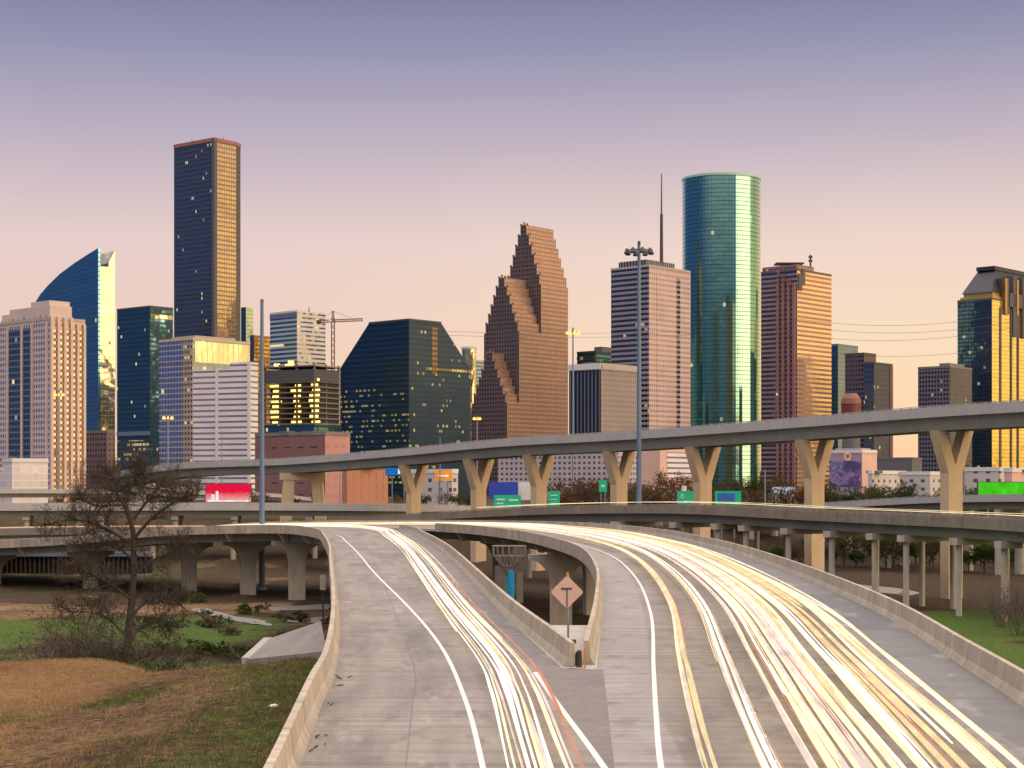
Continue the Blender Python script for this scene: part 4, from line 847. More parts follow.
# ------------------------------------------------------------------ low buildings behind the flyover
k = corner(498, 618, 640, 1020, 30); dt = facade('dotted_white_wall', (.40,.36,.38), (.10,.09,.13), 3.4, 3.3, .48, .45, .01, gm=.3)
tower('low_block', 'wide pale block dotted with small dark windows, seen between the middle Y piers', k, 452, [dt, dt], M['white'], 'building')
k = corner(622, 660, 694, 1120, 42); pk = stone('pink_wall', (.62,.40,.33)); t = tower('low_block', 'smooth pink windowless block left of the green tower foot', k, 446, [pk, pk], M['conc'], 'building')
panel(k,'r',.2,.95,zt(478,1120),zt(452,1120),.4).build('window_band', ws, t)
d = 900; k = corner(829, 862, 877, d, 42)
mural = NT('mural_wall'); ps = mural.n('ShaderNodeNewGeometry').outputs['Position']; nzz = mural.noise(ps, .16, 3); m_ = mural.n('ShaderNodeValToRGB', {0: nzz}); ramp(m_, [(.35,(.06,.045,.17)),(.46,(.12,.06,.22)),(.55,(.30,.22,.36)),(.64,(.06,.08,.30)),(.75,(.35,.32,.42))])
mural_m = mural.out(mural.pr(color=m_.outputs[0], rough=.7))
t = tower('mural_building', 'low building with purple and blue painted wall and pink end behind the right Y piers', k, 452, [pk, stone('mauve_wall', (.33,.26,.31))], M['white'], 'building'); panel(k,'l',.03,.97,zt(486,d),zt(461,d),.4).build('mural', mural_m, t)
pc = k['C']+k['dl']*k['tl']*.42-Vector((0,0)); mb = MB(); p = P(848,0,d-4); zc_ = zt(456.5,d)
mb.prism(sub(k,.1,.85,.1,.8), zt(452,d)-.1, zt(448,d)); mb.build('penthouse', stone('mauve_box', (.36,.28,.34)), t)
nl = k['nl'] if k['nl'].y < 0 else -k['nl']
for uu in (848,):
    s = solve(k['C'], k['dl'], uu); o_ = k['C']+k['dl']*s+nl*.4; mb = MB()
    pts = [Vector((*(o_+k['dl']*1.7*math.cos(a*PI/10)), zc_+1.7*math.sin(a*PI/10))) for a in range(21)]; mb.tube(pts, .38, 6, cap=False); mb.build('ring_sign', emit('orange_ring', (.9,.42,.25), .8), t)
wh = facade('white_wall', (.50,.46,.44), (.12,.12,.15), 6, 4, .35, .4, .02, gm=.3)
for (a,b,c_,v,d,lab) in ((868,872,906,473,860,'white flat warehouse nearest the mural building'),(900,930,945,474,830,'white warehouse with a long roof left of the rightmost Y pier'),(965,1000,1010,470,760,'grey beige shed just right of the rightmost Y pier'),(1004,1012,1040,471,720,'pale pink shed at the right edge behind the green billboard'),(876,912,922,459,1250,'flat dark block on the skyline gap right of the low trio'),(410,452,458,472,720,'white shop building right of the leftmost Y pier')):
    k = corner(a,b,c_,d,40); mm = M['roof'] if v == 459 else wh; q = tower('warehouse', lab, k, v, [mm, mm] if v != 471 else [pk, pk], M['white'] if v != 459 else M['roof'], 'building'); roof_units(q, k['fp'], zt(v,d), 3, (.6,1.4))
k = corner(768, 790, 800, 520, 40); t = thing('shed', 'small pale grey gabled shed between two Y piers beside the trees', 'shed', (*k['C'], ground_z(0,520))); z0 = ground_z(0,520)-1
mb = MB(); mb.prism(k['fp'], z0, zt(494,520)); mb.build('walls', M['conc'], t)
fp_ = [Vector(p) for p in k['fp']]; e1, e2 = (fp_[0]+fp_[1])/2, (fp_[3]+fp_[2])/2; mb = MB(); z1, z2 = zt(494.2,520), zt(487,520)
vs = [(*p, z1) for p in fp_]+[(*e1,z2),(*e2,z2)]; mb.poly(vs, [(0,3,5,4),(1,4,5,2),(0,4,1),(3,2,5),(0,1,2,3)]); mb.build('roof', M['steel'], t)
# row of distant low blocks filling the horizon
rr = random.Random(11)
fm = [facade('far_block_%s' % n, w, g_, 3, 3.8, .5, .5, .04, gm=.5) for n, w, g_ in (('grey',(.2,.19,.2),(.08,.09,.12)),('tan',(.3,.23,.19),(.1,.09,.1)),('dark',(.08,.08,.1),(.06,.07,.1)))]
for i, u in enumerate(range(-30, 1060, 38)):
    k = corner(u, u+rr.randint(16,30), u+40, 1950+rr.randint(0,200), 40); m_ = fm[i % 3]
    v = rr.choice((462,468,471,474,466)); tag(tower('distant_block', 'dull low city block far behind the towers, barely showing above the trees', k, v, [m_, m_], False, 'building'), group='low city blocks far behind the towers')
# billboards, wall panels and road signs
def board(name, label, cat, u0, u1, v0, v1, d, mat, th=.5, posts=2, frame=None, extras=(), legs=None):
    p0, p1 = P(u0,v1,d), P(u1,v0,d); gz = ground_z((p0.x+p1.x)/2, d)-.5
    t = thing(name, label, cat, ((p0.x+p1.x)/2, d, gz)); mb = MB(); mb.box(p0.x,p1.x,d-th/2,d+th/2,p0.z,p1.z); mb.build('panel', mat, t)
    if frame:
        mb = MB(); w = .18
        for a in ((p0.x-w,p1.x+w,p0.z-w,p0.z),(p0.x-w,p1.x+w,p1.z,p1.z+w),(p0.x-w,p0.x,p0.z,p1.z),(p1.x,p1.x+w,p0.z,p1.z)): mb.box(a[0],a[1],d-th/2-.08,d+th/2+.08,a[2]+.001,a[3]-.001)
        mb.build('frame', frame, t)
    for i in range(posts):
        x = p0.x+(p1.x-p0.x)*(i+.5)/posts; mb = MB(); mb.tube([(x,d+th/2+.25,gz),(x,d+th/2+.25,p1.z-.3)], .22, 8); mb.build('post', M['steel'], t)
    for nm, a0, a1, b0, b1, m_ in extras:
        mb = MB(); mb.box(p0.x+(p1.x-p0.x)*a0, p0.x+(p1.x-p0.x)*a1, d-th/2-.06, d-th/2+.02, p0.z+(p1.z-p0.z)*b0, p0.z+(p1.z-p0.z)*b1); mb.build(nm, m_, t)
    return t
scr = NT('red_screen'); ps = scr.n('ShaderNodeNewGeometry').outputs['Position']; zz = scr.n('ShaderNodeSeparateXYZ', {0: ps}).outputs[2]; f = scr.mr(scr.math('ADD', zz, scr.math('MULTIPLY', scr.noise(ps, .5, 2), 2)), zt(502,600)+.6, zt(492,600)+1)
red_m = scr.out(scr.n('ShaderNodeEmission', {'Color': scr.mix(f, (1,.55,.5), (.85,.01,.06)), 'Strength': .9}))
wem = emit('white_screen', (1,.9,.88), .9)
board('billboard', 'glowing red and white billboard screen beside the tall blue grey pole', 'billboard', 206, 251, 484, 502, 600, red_m, .8, 3, M['darksteel'], [('figure', .12,.2,.08,.42,wem),('figure', .22,.28,.05,.6,wem),('glow_strip', .05,.95,.02,.1,wem)])
board('billboard', 'bright green billboard at the right edge above the plain grey viaduct', 'billboard', 978, 1040, 482.5, 494.5, 460, emit('green_screen', (.09,.75,.02), .75), .6, 3, M['darksteel'])
board('billboard', 'light blue and white billboard beside the leftmost Y pier', 'billboard', 386, 410, 468, 475, 640, emit('blue_screen', (.02,.25,.8), .6), .5, 2, M['darksteel'], [('white_band', .5,.66,.15,.85,wem),('light_band', .72,.98,.1,.9,emit('cyan_screen', (.05,.55,.9), .7))])
board('billboard', 'small orange signboard on the white shop wall', 'billboard', 435, 452, 470, 481, 690, emit('orange_screen', (1,.36,.06), .8), .4, 2, None, [('lettering_band', .2,.8,.4,.55,wem)])
board('site_panel', 'deep blue site hoarding behind the second Y pier', 'hoarding', 489, 518, 482, 499, 560, plain('deep_blue_glow', (.02,.04,.25), .5, .1, .3, 0, (.01,.05,.5), .2), .3, 3)  # hoarding blue emits a faint glow of its own
board('site_panel', 'plain white panel right of the deep blue hoarding', 'hoarding', 518.4, 532, 482, 500, 562, M['white'], .3, 2)
def roadsign(label, u0, u1, v0, v1, d, ex=()): board('road_sign', label, 'road sign', u0, u1, v0, v1, d, M['green_sign_glow'], .15, 2, None, ex)
W_ = M['white']
roadsign('green highway sign in front of the deep blue hoarding', 494, 521, 495, 508, 500, [('legend', .1,.4,.6,.72,W_),('legend', .1,.34,.3,.4,W_),('legend', .55,.9,.55,.67,W_)])
roadsign('narrow green highway sign right of the second Y pier', 548, 560, 491, 507, 470, [('legend', .2,.8,.7,.76,W_),('legend', .2,.8,.45,.5,W_),('legend', .2,.7,.2,.26,W_)])
roadsign('small tilted green highway sign left of the fourth Y pier', 599, 607, 480, 492, 480, [('legend', .3,.7,.4,.6,W_)])
roadsign('green highway sign with a white arrow and exit tab left of the fifth Y pier', 677, 699, 491, 506, 430, [('legend', .3,.78,.22,.34,W_),('arrow', .2,.28,.5,.8,W_),('arrow', .14,.34,.6,.67,W_),('exit_tab', .22,.44,1.0,1.35,W_)])
roadsign('green highway sign with a blue information panel right of the fifth Y pier', 715, 741, 491, 506, 430, [('blue_panel', .1,.76,.3,.85,M['blue_sign'])])
# ------------------------------------------------------------------ poles and lamps
def mast(name, label, u, vtop, d, r0, r1, gz=None, head=None, lit=False, mat='steel', group=None):
    p = P(u, vtop, d); gz = ground_z(p.x, d)-.3 if gz is None else gz; t = thing(name, label, 'street lamp' if head else 'pole', (p.x, d, gz), group)
    mb = MB(); n = 8; mb.tube([(p.x, d, gz+(p.z-gz)*i/n) for i in range(n+1)], [r0+(r1-r0)*i/n for i in range(n+1)], 12); mb.build('pole', M[mat], t)
    mb = MB(); mb.tube([(p.x,d,gz),(p.x,d,gz+.8)], r0*1.5, 12); mb.build('base', M['conc'], t)
    if head:
        mb = MB(); pts = [Vector((p.x+head*math.cos(a*PI/12), d+head*math.sin(a*PI/12), p.z-1.0)) for a in range(25)]; mb.tube(pts, head*.05, 5, cap=False)
        for a in range(4): mb.bar((p.x,d,p.z-.6), (p.x+head*math.cos(a*PI/2+.4), d+head*math.sin(a*PI/2+.4), p.z-1.0), head*.04)
        mb.tube([(p.x,d,p.z-1.6),(p.x,d,p.z+1.0)], head*.12, 8); mb.build('lamp_ring', M['darksteel'], t)
        for a in range(8):
            x, y = p.x+head*math.cos(a*PI/4+.2), d+head*math.sin(a*PI/4+.2); mb = MB()
            mb.tube([(x,y,p.z-.55),(x,y,p.z-.95),(x,y,p.z-1.5),(x,y,p.z-1.75)], [head*.09,head*.16,head*.24,head*.2], 8); mb.build('lamp_head', M['lamp'] if lit else M['darksteel'], t)
    else:
        mb = MB(); mb.tube([(p.x,d,p.z-.02),(p.x,d,p.z+.35)], [r1*1.25,r1*.8], 12); mb.build('cap', M['darksteel'], t)
    return t
M['bluepole'] = plain('blue_grey_pole', (.13,.19,.29), .45, .1, .5, .35)
mast('tall_pole', 'tall thick blue grey pole standing behind the left ramp, no lamps on top', 262, 301, 338, .62, .33, mat='bluepole')
mast('high_mast_light', 'tall blue grey high mast with unlit lamp ring in front of the banded tower', 639, 246, 352, .62, .32, mat='bluepole', head=2.6)
mast('high_mast_light', 'lit orange high mast light between the stepped gables and the ribbed block', 573, 330, 720, .5, .3, head=2.6, lit=True)
mast('high_mast_light', 'lit orange high mast light at the left foot of the stepped gable tower', 477, 416, 760, .4, .25, head=1.6, lit=True)
mast('high_mast_light', 'lit orange high mast light in front of the pale blue glass block', 168, 415, 700, .4, .25, head=1.9, lit=True)
mast('high_mast_light', 'lit orange high mast light in front of the pale stone tower', 59, 392, 760, .4, .25, head=2.0, lit=True)
for u, vt, d, lab in ((222,432,700,'thin grey light pole in front of the dark red brick building'),(440,437,640,'thin grey light pole left of the second Y pier'),(765,470,470,'short thin pole under the flyover left of the granite tower foot'),(964,455,420,'short grey pole just right of the rightmost Y pier'),(340,470,720,'short thick grey pole by the portal pier')):
    mast('light_pole', lab, u, vt, d, .28, .16)
# power lines across the sky gap
for i, (v0, v1, d) in enumerate(((322,318,1250),(329,326,1250),(338,332,1260),(352,350,1270))):
    mb = MB(); a, b = P(790,v0,d), P(1010,v1,d); a.z += 3; b.z += 3; mb.tube([a.lerp(b, s/24)-Vector((0,0,7*4*(s/24)*(1-s/24))) for s in range(25)], .12, 4)
    tag(mb.build('power_line', M['darksteel']), 'thin dark power cable crossing the sky left of the crowned gold tower', 'power cable', 'power cables crossing the orange sky')
for i, (v0, v1, d) in enumerate(((330,331,1180),(334,335,1190))):
    mb = MB(); a, b = P(415,v0,d), P(690,v1,d); mb.tube([a.lerp(b, s/24)-Vector((0,0,2*4*(s/24)*(1-s/24))) for s in range(25)], .1, 4)
    tag(mb.build('power_line', M['darksteel']), 'thin cable crossing behind the stepped gable tower top third', 'power cable', 'cables crossing beside the stepped gables')
# ------------------------------------------------------------------ things near the ramps
# diamond warning sign in the gore
p = Vector(g(567, 643)); ds = thing('warning_sign', 'pale orange diamond road sign on a post in the gore between the ramps', 'road sign', tuple(p))
M['sign_pink'] = plain('faded_orange_sign', (.50,.33,.27), .5, .1, 1)
zc = zt(592, p.y); hd = .8; mb = MB()
ring = [(0,hd),(.07,hd-.02),(hd-.02,.07),(hd,0),(hd-.02,-.07),(.07,-hd+.02),(0,-hd),(-.07,-hd+.02),(-hd+.02,-.07),(-hd,0),(-hd+.02,.07),(-.07,hd-.02)]
fr = [(p.x+a,p.y-.05,zc+b) for a, b in ring]; bk_ = [(p.x+a,p.y-.02,zc+b) for a, b in ring]; m_ = len(ring)
mb.poly(fr+bk_, [tuple(range(m_)), tuple(reversed(range(m_,2*m_)))]+[(i,(i+1)%m_,m_+(i+1)%m_,m_+i) for i in range(m_)]); mb.build('sign_panel', M['sign_pink'], ds)
mb = MB(); mb.box(p.x-.028,p.x+.028,p.y-.075,p.y-.052,zc-.75,zc+.15); mb.box(p.x-.3,p.x+.25,p.y-.074,p.y-.053,zc+.12,zc+.22); mb.build('brace', M['darksteel'], ds)
mb = MB(); mb.tube([(p.x+.06,p.y+.02,0),(p.x+.06,p.y+.02,zc+.9)], .055, 8); mb.build('post', M['steel'], ds)
mb = MB(); mb.box(p.x-.4,p.x+.45,p.y-.25,p.y+.25,.003,.16); mb.box(p.x-.25,p.x-.05,p.y-.4,p.y+.4,.16,.24); mb.build('base', M['black'], ds)
mb = MB(); mb.tube([(p.x+.02,p.y,zc+.82),(p.x+.02,p.y,zc+1.0)], .06, 6); mb.build('beacon', plain('orange_beacon', (.6,.2,.03), .4), ds)
# dark crash cushion between the barrier noses
cc_ = thing('crash_cushion', 'small dark rubber crash cushion between the two barrier noses', 'crash cushion', (2.85, 75, 0))
for i, (x, y, r, h) in enumerate(((2.95,74.7,.13,.75),(2.92,75.3,.13,.6),(2.97,75.9,.14,.5))):
    mb = MB(); mb.tube([(x,y,.003),(x,y,.1),(x,y,h*.9),(x,y,h)], [r*1.1,r,r*.92,r*.6], 12); mb.build('drum', M['black'], cc_)
mb = MB(); mb.box(3.13,3.2,74.1,74.17,.02,.9); mb.build('marker_strip', plain('orange_marker', (.55,.16,.04), .6), cc_)
# small sign seen from behind, left of the left ramp
d = 168; p = P(323, 600, d); gz = -9.0; t = thing('rectangular_sign', 'small white rectangular sign on a post seen edge-on left of the left ramp', 'road sign', (p.x, d, gz))
mb = MB(); mb.tube([(p.x,d,ground_z(p.x,d)-.3),(p.x,d,zt(575,d))], .09, 8); mb.build('post', M['darksteel'], t)
mb = MB(); mb.box(p.x-.28,p.x+.28,d-.16,d-.1,zt(590,d),zt(575,d)); mb.build('sign_panel', M['conc'], t)
# roadside marker inside the loop: blue post, pale panels, mesh basket
d = 205; p = P(509, 605, d); gz = ground_z(p.x, d)
t = thing('blue_post_marker', 'bright blue post with pale panels and a basket inside the right ramp loop', 'marker post', (p.x, d, gz))
mb = MB(); mb.tube([(p.x+.2,d,gz-.3),(p.x+.2,d,zt(570,d)-.1),(p.x+.2,d,zt(570,d))], [.5,.5,.35], 12); mb.build('post', plain('bright_blue_paint', (.02,.30,.55), .35, .05, 1), t)
mb = MB(); mb.prism([(p.x-1.7,d+.2),(p.x-.5,d-.3),(p.x-.45,d-.2),(p.x-1.65,d+.3)], zt(600,d), zt(566,d)); mb.prism([(p.x+.9,d),(p.x+1.7,d+.3),(p.x+1.65,d+.4),(p.x+.85,d+.1)], zt(603,d), zt(572,d)); mb.build('side_panel', M['wet'], t)
mb = MB()
for z_, r_ in ((zt(546,d),2.0),(zt(556,d),1.9),(zt(566,d),.9)):
    mb.tube([(p.x+r_*math.cos(a*PI/10),d+r_*.6*math.sin(a*PI/10),z_) for a in range(21)], .07, 5, cap=False)
for a in range(16):
    w = a*PI/8; mb.tube([(p.x+2.0*math.cos(w),d+1.2*math.sin(w),zt(546,d)),(p.x+1.9*math.cos(w),d+1.14*math.sin(w),zt(556,d)),(p.x+.9*math.cos(w),d+.54*math.sin(w),zt(566,d)),(p.x+.5*math.cos(w),d+.3*math.sin(w),zt(575,d))], .1, 5)
mb.build('basket', M['wet'], t)
mb = MB(); mb.tube([(p.x-1.2,d+.2,gz-.3),(p.x-1.2,d+.2,zt(590,d))], .12, 6); mb.tube([(p.x+1.3,d+.3,gz-.3),(p.x+1.3,d+.3,zt(590,d))], .12, 6); mb.build('leg', M['darksteel'], t)
# litter
def bag(u, v, d, s, label, mat):
    p = P(u, v, d); p.z = ground_z(p.x, p.y); bm = bmesh.new(); bmesh.ops.create_icosphere(bm, subdivisions=3, radius=s); mb = MB(); bm.verts.index_update()
    mb.poly([(p.x+v_.co.x*(1.2+.5*noise.noise(v_.co*3/s)), p.y+v_.co.y*(1+.4*noise.noise(v_.co*2.5/s+Vector((5,0,0)))), p.z+s*.35+v_.co.z*(.55+.35*noise.noise(v_.co*3/s+Vector((0,7,0))))) for v_ in bm.verts], [[v_.index for v_ in f.verts] for f in bm.faces]); bm.free()
    tag(mb.build('litter_bag', mat, smooth=True), label, 'litter')
bag(302, 656, 118, .55, 'crumpled white plastic bag on the grass slope close to the left ramp parapet', M['white'])
bag(274, 713, 88, .2, 'small white scrap of litter on the lower grass slope', M['white'])
DB = plain('dark_debris', (.04,.035,.03), .8)
rr = random.Random(5)
for (u, v, n) in ((337,682,7),(330,690,5),(318,712,6),(316,745,6)):
    o = Vector(g(u, v)); mb = MB()
    for i in range(n):
        a = o+Vector((rr.uniform(-.25,.3), rr.uniform(-2,2), .03)); w = rr.uniform(0,PI); l = rr.uniform(.05,.28); mb.tube([a, a+Vector((math.cos(w)*l, math.sin(w)*l, rr.uniform(0,.06)))], rr.uniform(.01,.03), 5)
    tag(mb.build('debris', DB), 'scatter of dark twigs and grit against the foot of the left parapet', 'debris', 'debris along the left parapet')
# ------------------------------------------------------------------ vegetation
def leafmat(name, a, b, tr=.25):
    t = NT(name); rnd = t.n('ShaderNodeNewGeometry').outputs['Random Per Island']; pos = t.n('ShaderNodeNewGeometry').outputs['Position']
    c_ = t.mix(t.math('MULTIPLY', t.math('ADD', rnd, t.mr(t.noise(pos, .12, 4, .7), .3, .7)), .5), a, b)
    d1 = t.n('ShaderNodeBsdfDiffuse', {'Color': c_}); d2 = t.n('ShaderNodeBsdfTranslucent', {'Color': c_}); ms = t.n('ShaderNodeMixShader', {0: tr}); t.t.links.new(d1.outputs[0], ms.inputs[1]); t.t.links.new(d2.outputs[0], ms.inputs[2]); return t.out(ms)
M['bark'] = plain('grey_brown_bark', (.05,.038,.03), .9, .25, 3)
M['twig'] = plain('dry_twigs', (.11,.09,.07), .9, .3, 1)
M['leaf_brown'] = leafmat('dry_leaves', (.035,.026,.016), (.12,.09,.05)); M['leaf_olive'] = leafmat('olive_leaves', (.022,.028,.010), (.085,.085,.03)); M['leaf_green'] = leafmat('green_leaves', (.015,.035,.008), (.06,.10,.022)); M['leaf_rust'] = leafmat('rusty_leaves', (.05,.026,.014), (.16,.075,.035))
def rnd_dir(r): 
    while True:
        v = Vector((r.uniform(-1,1), r.uniform(-1,1), r.uniform(-1,1)))
        if .05 < v.length < 1: return v.normalized()
def grow(mb, p, d, ln, r, depth, rg, spread=.75, tips=None, kids=(4,6), up=.12, sag=0, minr=.012):
    n = 4 if depth > 1 else 3; path = [p]; q = p.copy(); dd = d.copy()
    for i in range(n):
        dd = (dd+rnd_dir(rg)*.28+Vector((0,0,up-sag))).normalized(); q = q+dd*ln/n; path.append(q.copy())
    mb.tube(path, [max(minr, r*(1-.6*i/n)) for i in range(n+1)], 6 if r > .1 else (4 if r > .03 else 3), cap=False)
    if depth == 0:
        if tips is not None: tips.append(q)
        return
    for j in range(rg.randint(*kids)):
        s = rg.uniform(.3, 1.0); k = min(int(s*n), n-1); a = path[k].lerp(path[k+1], s*n-k)
        grow(mb, a, (dd*.6+rnd_dir(rg)*spread+Vector((0,0,up))).normalized(), ln*rg.uniform(.45,.72), max(minr, r*.5), depth-1, rg, spread, tips, kids, up, sag, minr)
def leaves(mb, pts, n, s, rad, rg):
    for _ in range(n):
        p = rg.choice(pts)+rnd_dir(rg)*rg.uniform(0, rad); a = rnd_dir(rg); b = a.cross(rnd_dir(rg)).normalized(); w = s*rg.uniform(.6,1.4)
        mb.face([p-a*w, p-b*w*.6, p+a*w, p+b*w*.6])
# large bare tree, left foreground
rg = random.Random(21); d = 152; bp = P(127, 0, d); gz = ground_z(bp.x, d)
t = thing('bare_tree', 'tall bare winter tree with brown twiggy crown standing in the ditch at the left', 'tree', (bp.x, d, gz))
mb = MB(); tips = []
tp = [(bp.x,d,gz-.4)]+[tuple(P(u,v,d+dy)) for u, v, dy in ((127,655,0),(131,610,.3),(134,570,.2),(133,530,0),(125,505,-.2))]
mb.tube(tp, [.5,.42,.34,.28,.22,.17], 10); mb.build('trunk', M['bark'], t)
mb = MB()
limbs = [[(133,540),(150,520),(170,505),(185,497),(197,495)],[(126,508),(116,492),(105,480),(98,476)],[(125,505),(130,488),(136,478),(140,474)],[(133,545),(112,532),(90,522),(66,520),(45,525)],[(134,575),(150,562),(172,552),(182,548)],[(132,600),(112,585),(92,575),(70,572)],[(131,615),(150,600),(168,598),(182,606)],[(129,640),(110,620),(88,612),(62,612)],[(128,645),(140,628),(160,622),(172,630)],[(133,560),(118,548),(100,545),(80,548)],[(128,505),(112,505),(96,506),(84,500)],[(133,520),(148,500),(158,488),(163,482)]]
for L_ in limbs:
    off = rg.uniform(-3.5,3.5); pts = [P(u,v,d+off*i/(len(L_)-1)) for i, (u,v) in enumerate(L_)]; pts = catmull(pts, 9); n = len(pts); r0 = .17 if L_[0][1] < 560 else .13
    mb.tube(pts, [r0*(1-.75*i/(n-1)) for i in range(n)], 6)
    for i in range(2, n):
        for _ in range(4):
            dr_ = ((pts[i]-pts[i-1]).normalized()*.6+rnd_dir(rg)*.9+Vector((0,0,.15))).normalized(); grow(mb, pts[i], dr_, rg.uniform(1.3,2.5)*(1-.3*i/n), .05, 3, rg, .9, tips, (3,4), .05, 0, .009)
mb.build('branches', M['bark'], t, fix=False, face_uv=False)
mb = MB(); leaves(mb, tips, 17000, .06, .6, rg); mb.build('dry_leaves', M['leaf_brown'], t, fix=False, face_uv=False)
# twiggy shrubs at its foot and around
def shrub(label, u, d, h, w, n, seed, mat='twig', leaf=None, nl_=900, v=None, group=None):
    rg = random.Random(seed); p = P(u, 0, d); gz = ground_z(p.x, d); o = thing('twiggy_shrub', label, 'shrub', (p.x, d, gz), group); mb = MB(); tips = []
    for i in range(n):
        a = rg.uniform(0, 2*PI); b = Vector((p.x+math.cos(a)*w*.35*rg.random(), d+math.sin(a)*w*.35*rg.random(), gz-.2)); dr_ = Vector((math.cos(a)*w/h*rg.uniform(.3,1), math.sin(a)*w/h*rg.uniform(.3,1), 1)).normalized()
        grow(mb, b, dr_, h*rg.uniform(.5,.85), .05, 2, rg, .7, tips, (4,6), .1, 0, .012)
    mb.build('stems', M[mat], o, fix=False, face_uv=False)
    if leaf: mb = MB(); leaves(mb, tips, nl_, .09, .35, rg); mb.build('leaves', M[leaf], o, fix=False, face_uv=False)
shrub('grey brown twiggy shrub left of the bare tree trunk', 82, 150, 8.0, 4.4, 34, 1, 'twig', 'leaf_brown', 2600)
shrub('wide twiggy shrub at the left under the tree, nearest the frame edge', 58, 147, 6.0, 3.4, 26, 2, 'twig', 'leaf_brown', 2000)
shrub('round twiggy shrub right of the bare tree trunk', 158, 152, 6.2, 3.4, 26, 3, 'twig', 'leaf_brown', 2200)
shrub('low dense shrub hugging the foot of the bare tree', 116, 148, 5.4, 3.0, 22, 4, 'twig', 'leaf_olive', 1600)
shrub('pale reedy bush at the left frame edge', 8, 146, 3.6, 1.6, 14, 5, 'twig', 'leaf_olive', 1200)
shrub('small dark green bush on the bank right of the bare tree', 196, 158, 3.2, 3.4, 16, 6, 'twig', 'leaf_green', 2600)
shrub('dark green bush lying low on the bank left of the concrete apron', 226, 162, 3.0, 3.2, 16, 7, 'twig', 'leaf_green', 2600)
shrub('leafless grey shrub at the right edge beside the bright grass', 1018, 232, 8.0, 4.2, 26, 8, 'twig', 'leaf_brown', 900)
shrub('leafless shrub under the low weathered viaduct at the right edge', 1000, 246, 5.0, 2.6, 16, 9, 'twig', None)
def low_bush(n_):
    rg = random.Random(n_); o = thing('low_bush', 'x', 'shrub'); mb = MB(); tips = []
    for i in range(9):
        a = rg.uniform(0,6.3); grow(mb, Vector((math.cos(a)*.5,math.sin(a)*.5,-.2)), Vector((math.cos(a)*.7,math.sin(a)*.7,.8)).normalized(), 1.0, .03, 1, rg, .8, tips, (4,5), .1, 0, .012)
    mb.build('stems', M['twig'], o, fix=False, face_uv=False); mb = MB(); leaves(mb, tips, 900, .1, .35, rg); mb.build('leaves', M[('leaf_green','leaf_olive','leaf_brown')[n_ % 3]], o, fix=False, face_uv=False); return o
bp_ = [low_bush(60), low_bush(61), low_bush(62)]; bl_ = ('low dark green bush on the ditch bank behind the brown hill', 'low olive bush on the ditch bank behind the brown hill', 'low dry brown bush on the ditch bank behind the brown hill'); rr = random.Random(9); ub = [0,0,0]
for i in range(64):
    kx = rr.choice((0,0,1,2)); o = bp_[kx] if not ub[kx] else copy_tree(bp_[kx]); ub[kx] = 1
    y = rr.uniform(152,215) if i < 46 else rr.uniform(215,300); x = -rr.uniform(18, 20+y*.16); s_ = rr.uniform(.6,1.7); o.location = (x, y, ground_z(x, y)); o.rotation_euler = (0,0,rr.uniform(0,6)); o.scale = (s_*1.4,s_*1.4,s_*.8); tag(o, bl_[kx], group=('green','olive','brown')[kx]+' bushes on the ditch bank')
# trees beyond the viaducts
def crown_tree(kind, label, leaf, seed, h, w, dens=1.0):
    rg = random.Random(seed); o = thing(kind, label, 'tree', (0,0,0)); mb = MB(); tips = []
    mb.tube([(0,0,-1),(.1,0,h*.2),(0,.1,h*.4)], [.32,.26,.2], 7); mb.build('trunk', M['bark'], o)
    mb = MB()
    for i in range(9):
        a = i*2.4; grow(mb, Vector((0,0,h*rg.uniform(.2,.42))), Vector((math.cos(a)*w/h*1.5, math.sin(a)*w/h*1.5, rg.uniform(.5,1.1))).normalized(), h*.42, .12, 2, rg, .8, tips, (3,4), .1)
    mb.build('branches', M['bark'], o, fix=False, face_uv=False)
    if dens: mb = MB(); leaves(mb, tips, int(1700*dens), .26, 1.3, rg); mb.build('crown', M[leaf], o, fix=False, face_uv=False)
    return o
protos = [crown_tree('olive_tree', 'x', 'leaf_olive', 31, 12, 5, 1.2), crown_tree('brown_tree', 'x', 'leaf_brown', 32, 13, 5, .6), crown_tree('bare_tree', 'x', 'leaf_rust', 33, 13, 5, .28), crown_tree('rust_tree', 'x', 'leaf_rust', 34, 12, 4.5, .8), crown_tree('green_tree', 'x', 'leaf_green', 35, 10, 5, 1.3)]
KL = ['olive green bushy tree in the wood beyond the viaducts', 'dull brown tree in the wood beyond the viaducts', 'nearly bare reddish tree in the wood beyond the viaducts', 'rusty brown tree in the wood beyond the viaducts', 'dark green tree in the wood beyond the viaducts']
KG = ['olive trees beyond the viaducts', 'dull brown trees beyond the viaducts', 'nearly bare trees beyond the viaducts', 'rusty trees beyond the viaducts', 'dark green trees beyond the viaducts']
used = [False]*5; rr = random.Random(77)
def plant(kind, u, d, s):
    p = P(u, 0, d); o = protos[kind]
    if used[kind]: o = copy_tree(o)
    used[kind] = True; o.location = (p.x, p.y, ground_z(p.x, p.y)-.2); o.rotation_euler = (0,0,rr.uniform(0,6)); o.scale = (s*rr.uniform(.9,1.2),)*2+(s,); tag(o, KL[kind], group=KG[kind])
spots = []
for u in range(545, 1060, 13): spots.append((u+rr.uniform(-5,5), rr.uniform(500,600), rr.uniform(.75,1.15)))
for u in range(560, 1000, 12): spots.append((u+rr.uniform(-5,5), rr.uniform(455,500), rr.uniform(.6,1.0)))
for u, d, s_ in spots:
    kind = rr.choice((1,2,3,1,2,0)) if u < 800 else rr.choice((0,4,0,1,4))
    plant(kind, u, d, s_ if u < 800 else s_*.8)
